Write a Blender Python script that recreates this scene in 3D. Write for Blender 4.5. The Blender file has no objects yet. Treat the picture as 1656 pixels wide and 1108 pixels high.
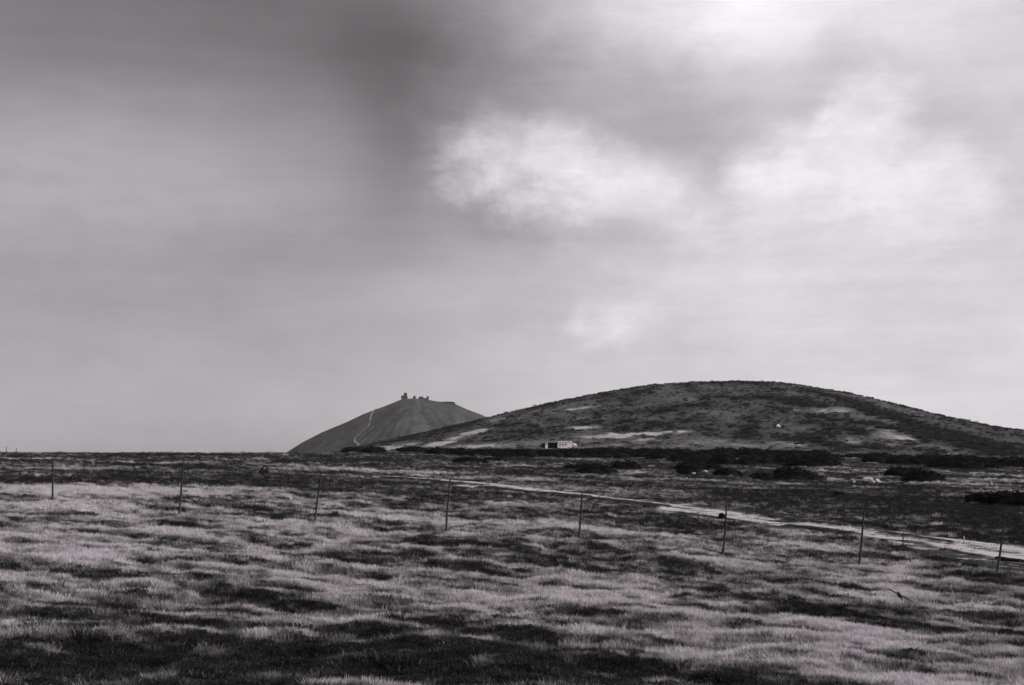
import bpy, bmesh, math, random
import numpy as np
from mathutils import Vector, Matrix, Euler

random.seed(4)
rng = np.random.default_rng(11)
sc = bpy.context.scene
COL = sc.collection
R = math.radians

# ------------------------------------------------------------------ camera
EYE = 1.7
PITCH = math.atan((741 - 554) / 2300.0)
cam_d = bpy.data.cameras.new('camera')
cam_d.sensor_width = 36.0
cam_d.lens = 36.0 * 2300.0 / 1656.0
cam_d.clip_start = 0.2
cam_d.clip_end = 60000
cam = bpy.data.objects.new('camera', cam_d)
COL.objects.link(cam)
cam.location = (0, 0, EYE)
cam.rotation_euler = (math.pi / 2 + PITCH, 0, 0)
sc.camera = cam

# ------------------------------------------------------------------ sun
SUN_AZ, SUN_EL = 104.0, 36.0
sv = Vector((math.sin(R(SUN_AZ)) * math.cos(R(SUN_EL)), math.cos(R(SUN_AZ)) * math.cos(R(SUN_EL)), math.sin(R(SUN_EL))))
sl = bpy.data.lights.new('sun', 'SUN')
sl.energy = 4.6
sl.angle = R(0.6)
sl.color = (1.0, 0.98, 0.975)
so = bpy.data.objects.new('sun', sl)
COL.objects.link(so)
so.rotation_euler = sv.to_track_quat('Z', 'Y').to_euler()

sc.view_settings.view_transform = 'Standard'
sc.view_settings.look = 'None'
sc.view_settings.exposure = 0.0
sc.view_settings.gamma = 1.0
sc.view_settings.use_curve_mapping = False
sc.cycles.volume_bounces = 0
sc.cycles.max_bounces = 6


def pixdir(px, py):
    """photo pixel (1656 x 1108) -> unit world direction from the photographer's eye"""
    a = np.asarray(px, float); b = np.asarray(py, float)
    cx = (a - 828) / 2300.0
    cy = -(b - 554) / 2300.0
    c, s = math.cos(PITCH), math.sin(PITCH)
    X = cx
    Y = c - cy * s
    Z = s + cy * c
    n = np.sqrt(X * X + Y * Y + Z * Z)
    return X / n, Y / n, Z / n


# ------------------------------------------------------------------ world: black-and-white sky with clouds
W = bpy.data.worlds.new('World')
sc.world = W
W.use_nodes = True
nt = W.node_tree
nt.nodes.clear()
N = nt.nodes
LK = nt.links


def setin(sock, v):
    if isinstance(v, bpy.types.NodeSocket):
        LK.new(v, sock)
    else:
        sock.default_value = v


def mt(op, a, b=0.0, c=0.0, clamp=False):
    n = N.new('ShaderNodeMath'); n.operation = op; n.use_clamp = clamp
    setin(n.inputs[0], a); setin(n.inputs[1], b)
    if len(n.inputs) > 2:
        setin(n.inputs[2], c)
    return n.outputs[0]


def sstep(v, lo, hi):
    n = N.new('ShaderNodeMapRange'); n.interpolation_type = 'SMOOTHSTEP'
    setin(n.inputs['Value'], v)
    n.inputs['From Min'].default_value = lo; n.inputs['From Max'].default_value = hi
    return n.outputs['Result']


tc = N.new('ShaderNodeTexCoord')
sep = N.new('ShaderNodeSeparateXYZ'); LK.new(tc.outputs['Generated'], sep.inputs[0])
az = mt('MULTIPLY', mt('ARCTAN2', sep.outputs[0], sep.outputs[1]), 180 / math.pi)
el = mt('MULTIPLY', mt('ARCSINE', sep.outputs[2]), 180 / math.pi)


def noise(scale, zs=3.0, detail=6, rough=0.55, off=0.0, dist=0.0):
    mp = N.new('ShaderNodeMapping'); LK.new(tc.outputs['Generated'], mp.inputs[0])
    mp.inputs['Scale'].default_value = (scale, scale, scale * zs)
    mp.inputs['Location'].default_value = (off, off * 0.7, off * 1.3)
    n = N.new('ShaderNodeTexNoise'); LK.new(mp.outputs[0], n.inputs['Vector'])
    n.inputs['Scale'].default_value = 1.0
    n.inputs['Detail'].default_value = detail
    n.inputs['Roughness'].default_value = rough
    n.inputs['Distortion'].default_value = dist
    return mt('SUBTRACT', n.outputs['Fac'], 0.5)


def azel(px, py):
    x, y, z = pixdir(px, py)
    return math.degrees(math.atan2(x, y)), math.degrees(math.asin(z))


nbig = noise(7, 2.2, 7, 0.6)
nmid = noise(16, 1.6, 8, 0.62, 3.1, 0.3)
nfine = noise(32, 1.4, 7, 0.62, 5.3)
nstreak = noise(7, 9, 6, 0.6, 7.7)
nstreak2 = noise(26, 26, 5, 0.6, 1.9)
azw = mt('ADD', az, mt('MULTIPLY', nbig, 5.0))
elw = mt('ADD', el, mt('MULTIPLY', nmid, 2.2))


def edist(px, py, rx, ry, tilt=0.0, warp=True):
    a0, e0 = azel(px, py)
    A = mt('SUBTRACT', azw if warp else az, a0)
    E = mt('SUBTRACT', elw if warp else el, e0)
    c, s = math.cos(R(tilt)), math.sin(R(tilt))
    u = mt('ADD', mt('MULTIPLY', A, c), mt('MULTIPLY', E, s))
    v = mt('SUBTRACT', mt('MULTIPLY', E, c), mt('MULTIPLY', A, s))
    u = mt('DIVIDE', u, rx * 0.0249); v = mt('DIVIDE', v, ry * 0.0249)
    return mt('ADD', mt('MULTIPLY', u, u), mt('MULTIPLY', v, v))


def gauss(*a, **k):
    return mt('EXPONENT', mt('MULTIPLY', edist(*a, **k), -1.0))


def blob(px, py, rx, ry, tilt=0.0, soft=0.5, nz=.9):
    d = mt('SQRT', edist(px, py, rx, ry, tilt))
    m = mt('SUBTRACT', 1.0, d)
    m = mt('ADD', m, mt('ADD', mt('MULTIPLY', nmid, nz), mt('MULTIPLY', nfine, .6)))
    return sstep(m, -soft * 0.25, soft)


# veil brightness: dark clear patch upper left, bright to the right and low down
lr_low = sstep(az, azel(350, 650)[0], azel(1250, 650)[0])
lr_top = sstep(azw, azel(640, 100)[0], azel(1300, 100)[0])
vert = sstep(elw, azel(828, 640)[1], azel(828, 40)[1])
low = mt('ADD', 0.30, mt('MULTIPLY', lr_low, 0.275))
top = mt('ADD', 0.165, mt('MULTIPLY', lr_top, 0.45))
L = mt('ADD', mt('MULTIPLY', low, mt('SUBTRACT', 1.0, vert)), mt('MULTIPLY', top, vert))
terms = [
    (gauss(180, 265, 400, 120), 0.17),
    (gauss(1190, 5, 280, 70), 0.36),
    (gauss(1560, 120, 260, 90), 0.08),
    (gauss(640, 250, 90, 150), -0.09),
    (gauss(640, 60, 260, 80), -0.05),
    (gauss(845, 365, 90, 34), -0.13),
    (gauss(1120, 235, 90, 70), -0.09),
    (gauss(1010, 455, 420, 60), 0.04), (gauss(1400, 170, 380, 110), -0.11), (gauss(960, 535, 170, 50), -0.035), (gauss(480, 400, 200, 50), -.03),
]
for g, a in terms:
    L = mt('ADD', L, mt('MULTIPLY', g, a))
L = mt('MAXIMUM', L, 0.075)
c1 = mt('MAXIMUM', mt('MAXIMUM', blob(828, 262, 130, 88, 0, .95), blob(895, 258, 120, 84, -6, .7)), blob(1020, 325, 220, 95, -22, .8))
c1 = mt('MAXIMUM', c1, mt('MULTIPLY', blob(960, 345, 300, 90, -20, 1.3), 0.6))
c2 = mt('MAXIMUM', mt('MAXIMUM', mt('MAXIMUM', blob(1405, 240, 110, 122, 0, .55), blob(1335, 285, 130, 100, 0, .6)), blob(1500, 310, 140, 105, -25, .6)), blob(1250, 320, 120, 92, 18, 0.7))
c2 = mt('MAXIMUM', c2, mt('MULTIPLY', blob(1400, 340, 280, 110, 0, 1.3), 0.6))
c3 = blob(1000, 518, 95, 52, 0, .8)
c4 = blob(1680, 560, 160, 60, 0, 1.4)
cm = mt('MAXIMUM', mt('MAXIMUM', mt('MULTIPLY', c1, 0.98), mt('MULTIPLY', c2, 0.92)), mt('MULTIPLY', c4, 0.42))
cm = mt('MULTIPLY', cm, mt('ADD', .48, mt('MULTIPLY', sstep(elw, azel(828, 420)[1], azel(828, 260)[1]), .52)))
cm = mt('MAXIMUM', cm, mt('MULTIPLY', c3, .65))
ctone = mt('ADD', mt('ADD', 0.66, mt('MULTIPLY', lr_low, .12)), mt('ADD', mt('MULTIPLY', nmid, 0.30), mt('MULTIPLY', nfine, .14)))
L = mt('ADD', mt('MULTIPLY', L, mt('SUBTRACT', 1.0, cm)), mt('MULTIPLY', ctone, cm))
L = mt('MULTIPLY', L, mt('ADD', 1.0, mt('ADD', mt('MULTIPLY', nstreak, 0.26), mt('ADD', mt('MULTIPLY', nstreak2, 0.10), mt('ADD', mt('MULTIPLY', nfine, .13), mt('MULTIPLY', nmid, .22))))))
L = mt('MULTIPLY', L, mt('ADD', 1.0, mt('MULTIPLY', nbig, 0.42)))

sky = N.new('ShaderNodeTexSky')
sky.sky_type = 'NISHITA'
sky.sun_disc = False
sky.sun_elevation = R(SUN_EL)
sky.sun_rotation = R(SUN_AZ)
sky.air_density = 1.0
sky.dust_density = 1.0
sepc = N.new('ShaderNodeSeparateColor'); LK.new(sky.outputs[0], sepc.inputs[0])
# red-filtered film: the red channel of the clear sky, plus the light of the cloud veil (per unit of strength 0.1)
tot = mt('ADD', mt('MULTIPLY', sepc.outputs[0], 0.35), mt('MULTIPLY', mt('SUBTRACT', L, 0.03), 10.0))
comb = N.new('ShaderNodeCombineColor')
LK.new(mt('MULTIPLY', tot, 1.0), comb.inputs[0])
LK.new(mt('MULTIPLY', tot, 0.948), comb.inputs[1])
LK.new(mt('MULTIPLY', tot, 0.998), comb.inputs[2])
bg = N.new('ShaderNodeBackground')
LK.new(comb.outputs[0], bg.inputs['Color'])
bg.inputs['Strength'].default_value = 0.1
wo = N.new('ShaderNodeOutputWorld')
LK.new(bg.outputs[0], wo.inputs['Surface'])

# ------------------------------------------------------------------ numpy noise
_tab = np.random.default_rng(99).random((256, 256)).astype(np.float32)


def vnoise(x, y, seed=0):
    x = np.asarray(x, np.float64) + seed * 37.17; y = np.asarray(y, np.float64) + seed * 91.73
    xi = np.floor(x).astype(np.int64); yi = np.floor(y).astype(np.int64)
    fx = x - xi; fy = y - yi
    fx = fx * fx * fx * (fx * (fx * 6 - 15) + 10); fy = fy * fy * fy * (fy * (fy * 6 - 15) + 10)
    a = _tab[xi & 255, yi & 255]; b = _tab[(xi + 1) & 255, yi & 255]
    c = _tab[xi & 255, (yi + 1) & 255]; d = _tab[(xi + 1) & 255, (yi + 1) & 255]
    return (a * (1 - fx) + b * fx) * (1 - fy) + (c * (1 - fx) + d * fx) * fy


def fbm(x, y, octv=5, gain=0.5, seed=0):
    s = 0; a = 1.0; t = 0
    for o in range(octv):
        s = s + a * vnoise(x * 2 ** o * (0.98 + .03 * o), y * 2 ** o * (1.01 - .02 * o), seed + o * 3)
        t += a; a *= gain
    return s / t          # ~0..1, mean .5


def sm(x, lo, hi):
    t = np.clip((x - lo) / (hi - lo), 0, 1)
    return t * t * (3 - 2 * t)


# ------------------------------------------------------------------ the lie of the moor (heights relative to the eye)
_rr = [0, 15, 28, 50, 77, 120, 200, 300, 420, 520, 650, 750, 900, 1500, 3000, 40000]
_cols = {
    -180: [-1.7, -2, -2.3, -3, -4, -5, -7, -9, -12, -15, -20, -25, -35, -60, -60, -60],
    -40:  [-1.7, -3.1, -3.9, -3.3, -2.5, -1.7, -0.9, 0.3, 1.4, 1.2, -4, -12, -25, -60, -60, -60],
    -19.8: [-1.7, -3.4, -4.35, -3.9, -2.95, -2.15, -1.25, -0.15, 1.15, 1.6, -2.5, -9, -22, -60, -60, -60],
    -9.5: [-1.7, -3.45, -4.45, -4.25, -3.5, -2.7, -1.75, -0.8, 0.8, 1.9, -1.5, -6, -20, -60, -60, -60],
    -5.5: [-1.7, -3.5, -4.5, -4.45, -3.95, -3.3, -2.6, -1.7, 0.0, 2.1, 3.0, -2, -18, -60, -60, -60],
    0.0:  [-1.7, -3.5, -4.5, -4.6, -4.2, -3.75, -3.1, -2.6, -1.4, 1.0, 4.9, 5.0, -12, -60, -60, -60],
    9.5:  [-1.7, -3.55, -4.65, -5.1, -5.0, -4.7, -4.3, -3.7, -2.3, -0.5, 2.5, 2.0, -12, -60, -60, -60],
    19.8: [-1.7, -3.6, -4.8, -5.6, -5.85, -5.65, -5.4, -4.9, -3.8, -2.4, -1.0, -3, -14, -60, -60, -60],
    40:   [-1.7, -3.6, -4.9, -6.0, -6.6, -6.8, -6.8, -6.6, -6, -6, -7, -10, -20, -60, -60, -60],
    180:  [-1.7, -2, -2.3, -3, -4, -5, -7, -9, -12, -15, -20, -25, -35, -60, -60, -60],
}
_ns, _na = 420, 721
_smax = math.log(1 + 40000 / 20.0)
_S = np.linspace(0, _smax, _ns)
_A = np.linspace(-180, 180, _na)
_rs = np.log(1 + np.array(_rr) / 20.0)
_ks = sorted(_cols)
_T0 = np.array([np.interp(_S, _rs, _cols[k]) for k in _ks])
_T = np.array([np.interp(_A, _ks, _T0[:, i]) for i in range(_ns)]).T


def _g1(T, sig, axis, wrap):
    k = np.arange(-int(3 * sig), int(3 * sig) + 1)
    w = np.exp(-k * k / (2 * sig * sig)); w /= w.sum()
    out = np.zeros_like(T)
    n = T.shape[axis]
    for kk, ww in zip(k, w):
        idx = (np.arange(n) + kk)
        idx = idx % n if wrap else np.clip(idx, 0, n - 1)
        out += ww * np.take(T, idx, axis=axis)
    return out


_T = _g1(_g1(_T, 3.2, 1, False), 4.0, 0, True)


def base_rel(x, y):
    r = np.hypot(x, y); a = np.degrees(np.arctan2(x, y))
    s = np.log(1 + r / 20.0) / _smax * (_ns - 1)
    t = (a + 180) / 360 * (_na - 1)
    si = np.clip(np.floor(s).astype(int), 0, _ns - 2); ti = np.clip(np.floor(t).astype(int), 0, _na - 2)
    fs = s - si; ft = t - ti
    return ((_T[ti, si] * (1 - fs) + _T[ti, si + 1] * fs) * (1 - ft) + (_T[ti + 1, si] * (1 - fs) + _T[ti + 1, si + 1] * fs) * ft)


# ------------------------------------------------------------------ near hill and far mountain
HY = 1250.0
_sil = [(300, 790), (480, 762), (560, 741), (620, 720), (640, 713), (700, 698), (760, 684), (800, 673.5), (850, 661), (900, 650), (950, 639),
        (1000, 630), (1050, 622.5), (1100, 619), (1150, 617), (1200, 616.5), (1240, 618.5), (1280, 624), (1310, 630), (1340, 637), (1390, 653),
        (1440, 669), (1490, 688), (1530, 697), (1570, 706), (1610, 718), (1640, 729), (1656, 735), (1720, 752), (1850, 775), (2200, 800), (3000, 850)]
_hx, _hz = [], []
for p_, q_ in _sil:
    a_, b_, c_ = pixdir(p_, q_)
    _hx.append(a_ / b_ * HY); _hz.append(c_ / b_ * HY)
_fx = np.linspace(_hx[0], _hx[-1], 900)
_fz = np.interp(_fx, _hx, _hz)
_k = np.exp(-np.arange(-9, 10) ** 2 / 24.0); _k /= _k.sum()
_fz = np.convolve(np.pad(_fz, 9, mode='edge'), _k, mode='valid')


def hill_rel(x, y):
    H = np.interp(x, _fx, _fz)
    f = sm(y, 560, HY + 40)
    b = sm(y, HY + 40, HY + 700)
    z = -4 + (H + 4) * f
    z = z * (1 - b) - 62 * b
    z = np.where(y < 560, -4 - (560 - y) * 0.15, z)
    fade = sm(y, 590, 760)
    return z + (fbm(x / 55, y / 75, 3, .5, 21) - .5) * 5.0 * fade * (1 - sm(y, 1050, 1200) * .75) + (fbm(x / 9, y / 12, 3, .55, 5) - .5) * 1.3 * fade


MY = 4500.0
_msil = [(100, 900), (300, 815), (400, 770), (440, 748), (467, 730), (489, 716), (522, 699), (562, 682.5), (588, 670), (608, 662.5), (628, 655),
         (646, 647.5), (652, 645.5), (672, 644.5), (691, 646.5), (705, 649), (736, 653.5), (755, 662), (779, 671), (830, 694), (900, 735), (1000, 790), (1300, 950)]
_mx, _mz = [], []
for p_, q_ in _msil:
    a_, b_, c_ = pixdir(p_, q_)
    _mx.append(a_ / b_ * MY); _mz.append(c_ / b_ * MY)
MXC = (672 - 828) / 2300 * MY
MTOP = max(_mz)


def mount_rel(x, y):
    """ridge across the view, falling away towards and from the viewer with gullies"""
    dy = (y - MY)
    dx = x - MXC
    ang = np.arctan2(dy, dx)
    rr = np.hypot(dx, dy)
    H = np.interp(x, _mx, _mz)
    cone = MTOP - np.hypot(np.maximum(np.abs(dy) - 12, 0) * 0.42, 0)
    z = np.minimum(H, H - 0.36 * np.maximum(np.abs(dy) - 10, 0))
    gul = (vnoise(ang * 16, rr / 400, 3) - .5) + .6 * (vnoise(ang * 37, rr / 160, 8) - .5)
    ang = ang + (fbm(x / 130, y / 130, 4, .6, 31) - .5) * .5
    z = z + gul * 4.5 * sm(rr, 40, 260) * sm(np.abs(dy), 20, 160)
    z = z + (fbm(x / 40, y / 40, 3, .5, 9) - .5) * 3 * sm(np.abs(dy), 10, 90)
    return np.maximum(z, -66)


# ------------------------------------------------------------------ from a spot in the photo to a spot on the land
_dd = np.geomspace(8, 1400, 5000)


def hit(px, py, surf='any'):
    X, Y, Z = pixdir(px, py)
    h = math.hypot(X, Y)
    x = X / h * _dd; y = Y / h * _dd; z = Z / h * _dd
    if surf == 'mount':
        d = np.linspace(3300, 4600, 3000)
        x = X / h * d; y = Y / h * d; z = Z / h * d
        g = mount_rel(x, y)
        idx = np.nonzero(g >= z)[0]
        i = idx[0] if len(idx) else int(np.argmin(z - g))
        return float(x[i]), float(y[i]), float(g[i] + EYE)
    g = base_rel(x, y)
    if surf == 'hill':
        g = np.where(y > 640, hill_rel(x, y), -99)
    elif surf == 'any':
        g = np.maximum(g, np.where(y > 560, hill_rel(x, y), -99))
    idx = np.nonzero(g >= z)[0]
    i = idx[0] if len(idx) else int(np.argmin(z - g))
    return float(x[i]), float(y[i]), float(g[i] + EYE)


# ------------------------------------------------------------------ the track and ditches
TRK_PX = [(1760, 921), (1656, 901), (1610, 892), (1560, 881), (1500, 874), (1440, 869), (1390, 864), (1300, 850), (1240, 842), (1172, 833),
          (1120, 826), (1060, 818), (1000, 811), (940, 803.5), (880, 797), (820, 790), (740, 781), (660, 774.5), (590, 769)]
TRK = np.array([hit(p, q, 'moor')[:2] for p, q in TRK_PX])


def resample(P, n):
    P = np.asarray(P, float)
    s = np.concatenate([[0], np.cumsum(np.hypot(*np.diff(P, axis=0).T))])
    t = np.linspace(0, s[-1], n)
    Q = np.stack([np.interp(t, s, P[:, 0]), np.interp(t, s, P[:, 1])], 1)
    for _ in range(max(2, n // 25)):
        Q[1:-1] = (Q[:-2] + 2 * Q[1:-1] + Q[2:]) / 4
    return Q


TRKF = resample(TRK, 260)


def pdist(x, y, P):
    """signed-less distance of points to a polyline (P coarse)"""
    shp = np.shape(x); x = np.ravel(x); y = np.ravel(y)
    best = np.full(x.shape, 1e9)
    for i in range(len(P) - 1):
        ax, ay = P[i]; bx, by = P[i + 1]
        dx, dy = bx - ax, by - ay
        L2 = dx * dx + dy * dy + 1e-9
        t = np.clip(((x - ax) * dx + (y - ay) * dy) / L2, 0, 1)
        best = np.minimum(best, np.hypot(x - ax - t * dx, y - ay - t * dy))
    return best.reshape(shp)


TRKC = TRKF[::10]

# vegetation patches seen in the photo: (x, y, width, height in the photo, strength); + dark heather, - pale grass
PATCH = [
    (200, 778, 520, 26, .6), (60, 783, 260, 12, .5), (330, 787, 170, 12, .6), (620, 792, 300, 22, .55), (760, 806, 260, 18, .45),
    (380, 810, 190, 12, .8), (1000, 832, 200, 26, .6), (1060, 845, 260, 22, .5), (1140, 856, 160, 16, .5), (820, 872, 110, 14, .9),
    (450, 839, 110, 6, 1.1), (60, 888, 110, 10, 1.2), (290, 852, 70, 7, 1.1), (120, 861, 50, 5, 1.1), (395, 870, 40, 6, 1.2),
    (640, 872, 90, 9, .9), (690, 880, 60, 10, .9), (590, 910, 110, 9, .9), (400, 915, 130, 14, .7), (130, 930, 330, 14, .8), (60, 962, 110, 16, 1.3),
    (770, 925, 170, 16, 1.0), (960, 935, 160, 9, .7), (890, 982, 70, 14, .8), (970, 1006, 150, 12, 1.0), (450, 965, 100, 9, .9), (440, 940, 130, 14, .9),
    (1160, 954, 60, 9, 1.3), (1200, 972, 220, 9, 1.1), (1300, 988, 230, 18, 1.25), (1420, 1004, 180, 8, .9), (1560, 1024, 180, 12, 1.2),
    (1180, 990, 180, 5, .6), (240, 1015, 260, 26, 1.0), (80, 1060, 300, 60, .8), (330, 1070, 420, 50, .9), (620, 1060, 420, 34, .9), (800, 1060, 250, 30, 1.1), (960, 1085, 400, 40, .8),
    (150, 1100, 420, 40, .8), (560, 1105, 500, 30, .7), (1200, 1085, 260, 20, .7), (1210, 1105, 60, 10, 1.5), (1130, 1068, 200, 10, .5), (1380, 1065, 200, 14, .5),
    (1600, 930, 180, 44, .9), (1520, 905, 160, 26, .6), (1560, 835, 320, 40, .7), (1450, 812, 320, 34, .6), (1330, 800, 260, 22, .45), (1630, 860, 160, 24, .5),
    (1200, 803, 120, 11, 1.0), (1120, 790, 160, 16, .4), (1260, 815, 180, 10, .7), (1330, 938, 120, 10, .6), (1270, 935, 130, 16, .8), (1550, 962, 150, 7, .9),
    (1330, 908, 160, 12, .8), (1290, 900, 130, 10, .6), (1180, 912, 220, 6, .5), (1250, 1010, 60, 5, .7), (1390, 1010, 60, 5, .6),
    (1100, 885, 180, 8, .7), (1000, 905, 150, 8, .7), (880, 905, 110, 9, .8), (300, 737, 320, 5, .9), (430, 735, 120, 4, .9), (90, 742, 220, 5, .5), (600, 744, 200, 5, .4),
    (700, 860, 150, 8, .5), (560, 890, 200, 7, .6), (1490, 953, 170, 7, .7), (780, 935, 260, 7, .6), (300, 900, 150, 9, .7),
    # pale
    (200, 803, 420, 10, -.9), (120, 820, 300, 14, -.8), (300, 870, 500, 16, -.55), (700, 842, 300, 12, -.7), (560, 800, 120, 5, -.7), (500, 858, 260, 8, -.6), (90, 905, 220, 8, -.6),
    (420, 880, 320, 14, -.7), (700, 955, 500, 22, -.7), (1050, 962, 420, 26, -.7), (1250, 925, 300, 14, -.6), (1420, 945, 260, 26, -.8), (1450, 985, 330, 18, -.8), (1500, 1055, 330, 40, -.5), (900, 960, 300, 16, -.6),
    (1180, 1030, 400, 22, -.5), (1465, 968, 90, 16, -1.3), (1440, 957, 80, 8, -1.0), (700, 1000, 400, 20, -.4), (850, 850, 150, 6, -.4), (1120, 905, 240, 8, -.6), (640, 765, 200, 6, -.6), (880, 785, 200, 6, -.5), (500, 755, 300, 5, -.4), (1050, 772, 120, 5, -.3), (1590, 768, 150, 6, -.6),
    (180, 951, 260, 6, -.6), (480, 985, 300, 7, -.6), (1150, 778, 80, 6, -.6), (960, 738, 70, 5, -.7), (1100, 742, 50, 4, -.5),
]
PW = []
for (p, q, w, h, s) in PATCH:
    X0, Y0, _ = hit(p, q, 'moor')
    Xa, Ya, _ = hit(p, q + h / 2, 'moor'); Xb, Yb, _ = hit(p, max(q - h / 2, 737), 'moor')
    d = math.hypot(X0, Y0)
    rad = max(0.5 * math.hypot(Xb - Xa, Yb - Ya), 0.6)
    rad = min(rad, 0.28 * d)
    PW.append((X0, Y0, w / 2 / 2300 * d, rad, s))
# small dark holes / turf edges along the track
DITCH = [([(638, 775), (690, 779), (743, 785)], 1.9), ([(790, 791), (850, 798)], 1.0), ([(885, 801), (940, 807), (990, 813), (1056, 821)], 1.6),
         ([(1276, 857), (1300, 859), (1350, 864)], 1.35), ([(1218, 834), (1290, 845), (1362, 853)], .8), ([(1430, 866), (1532, 881)], .5),
         ([(1096, 968), (1220, 975), (1300, 988), (1400, 1003), (1470, 1008), (1560, 1022), (1656, 1032)], .7)]
DW = [(np.array([hit(p, q, 'moor')[:2] for p, q in pl]), w) for pl, w in DITCH]


_b = [hit(p, q, 'moor') for p, q in [(-300, 786), (0, 790), (200, 795), (400, 797), (560, 812), (700, 838), (850, 862), (1000, 868), (1200, 885), (1350, 905), (1500, 925), (1656, 955), (1900, 980)]]
BND_A = [math.degrees(math.atan2(a[0], a[1])) for a in _b]
BND_R = [math.hypot(a[0], a[1]) for a in _b]


def hums(x, y):
    return fbm(x / 4.6, y / 3.4, 4, .5, 2) - .5, fbm(x / 1.5, y / 1.1, 3, .55, 6) - .5


def veg(x, y):
    """0 pale bent grass .. 1 dark heather (shade painted in: viewer-facing hummock sides and hollows go darker); also the hummock heights"""
    x = np.asarray(x, float); y = np.asarray(y, float)
    r = np.hypot(x, y)
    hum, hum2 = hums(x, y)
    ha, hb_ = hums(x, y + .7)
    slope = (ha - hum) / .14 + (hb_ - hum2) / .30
    ys = y + .22 * x
    n = (fbm(x / 15.0, ys / 7.5, 6, .7, 12) - .5) * 1.5 + (fbm(x / 28, y / 36, 3, .55, 30) - .5) * .6
    n = n + (fbm(x / 2.9, ys / 1.15, 5, .7, 44) - .5) * 2.2
    n = n + (fbm(x / 11, ys / 14, 4, .6, 47) - .5) * 2.2 * sm(r, 100, 260)
    b = np.zeros_like(n)
    for (X0, Y0, rx, ry, s) in PW:
        ux, uy = X0 / math.hypot(X0, Y0), Y0 / math.hypot(X0, Y0)
        dx = x - X0; dy = y - Y0
        al = dx * ux + dy * uy; ac = dx * uy - dy * ux
        e = np.exp(-np.minimum((ac / rx) ** 2 + (al / ry) ** 2, 30))
        b = b + s * e
    v = n + b * 0.52 + slope * .22 * (1 - .6 * sm(r, 90, 250)) - hum * .5  # slope and hollow terms paint hummock shade into the vegetation tone
    azd = np.degrees(np.arctan2(x, y))
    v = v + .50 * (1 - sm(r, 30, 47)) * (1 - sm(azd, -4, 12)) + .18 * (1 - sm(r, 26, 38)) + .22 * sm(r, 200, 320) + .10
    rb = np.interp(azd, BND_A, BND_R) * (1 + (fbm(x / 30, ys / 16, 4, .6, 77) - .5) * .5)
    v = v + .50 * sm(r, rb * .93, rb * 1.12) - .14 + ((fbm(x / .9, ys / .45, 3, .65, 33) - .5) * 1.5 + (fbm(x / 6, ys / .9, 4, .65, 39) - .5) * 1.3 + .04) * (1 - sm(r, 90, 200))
    v = np.clip((v + .74) / 1.6, 0, 1)
    return v * v * (3 - 2 * v), hum, hum2


def track_mask(x, y):
    """1 on the track, 0 off it"""
    r = np.hypot(x, y)
    m = np.zeros(np.shape(x))
    sel = (r > 55) & (r < 270) & (x > -60) & (x < 60) & (y > 0)
    if np.any(sel):
        d = pdist(x[sel], y[sel], TRKC)
        m[sel] = 1 - sm(d, 4.2, 7.0)
    return m


def ditch_mask(x, y):
    r = np.hypot(x, y)
    m = np.zeros(np.shape(x))
    sel = (r > 25) & (r < 300) & (x > -70) & (x < 70) & (y > 0)
    if np.any(sel):
        q = np.zeros(int(sel.sum()))
        for P, w in DW:
            d = pdist(x[sel], y[sel], P)
            q = np.maximum(q, 1 - sm(d + (fbm(x[sel] * .5, y[sel] * .35, 3, .6, 5) - .5) * w * 2.2, w * .66, w * 1.04))
        m[sel] = q
    return m


def ground_z(x, y):
    x = np.asarray(x, float); y = np.asarray(y, float)
    r = np.hypot(x, y)
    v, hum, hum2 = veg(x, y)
    t = track_mask(x, y); dm = ditch_mask(x, y)
    near = 1 - .55 * sm(r, 120, 420)
    rel = (hum * .72 + hum2 * .46) * sm(r, 4, 16) + hum * .9 * sm(r, 150, 420)
    z = base_rel(x, y) + EYE + rel * (1 - .93 * t) + dm * .21 * (1 - sm(r, 260, 300)) * sm(r, 60, 90)
    return z, v, t, dm


# ------------------------------------------------------------------ helpers
def prop(o, label=None, cat=None, group=None, kind=None):
    if label: o['label'] = label
    if cat: o['category'] = cat
    if group: o['group'] = group
    if kind: o['kind'] = kind
    return o


def link(name, me, m=None, parent=None, loc=None, smooth=False):
    o = bpy.data.objects.new(name, me)
    COL.objects.link(o)
    if m is not None and me is not None and len(me.materials) == 0:
        me.materials.append(m)
    if parent: o.parent = parent
    if loc: o.location = loc
    if smooth and me is not None:
        me.polygons.foreach_set('use_smooth', [True] * len(me.polygons))
    return o


def empty(name, loc, rz=0.0):
    o = bpy.data.objects.new(name, None)
    COL.objects.link(o)
    o.location = loc; o.rotation_euler = (0, 0, rz); o.empty_display_size = .3
    return o


def npmesh(name, co, faces, nv=4):
    me = bpy.data.meshes.new(name)
    co = np.asarray(co, np.float32); faces = np.asarray(faces, np.int32)
    me.vertices.add(len(co)); me.vertices.foreach_set('co', co.ravel())
    me.loops.add(faces.size); me.loops.foreach_set('vertex_index', faces.ravel())
    me.polygons.add(len(faces))
    me.polygons.foreach_set('loop_start', np.arange(len(faces), dtype=np.int32) * nv)
    me.polygons.foreach_set('loop_total', np.full(len(faces), nv, np.int32))
    me.update(calc_edges=True)
    return me


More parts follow.
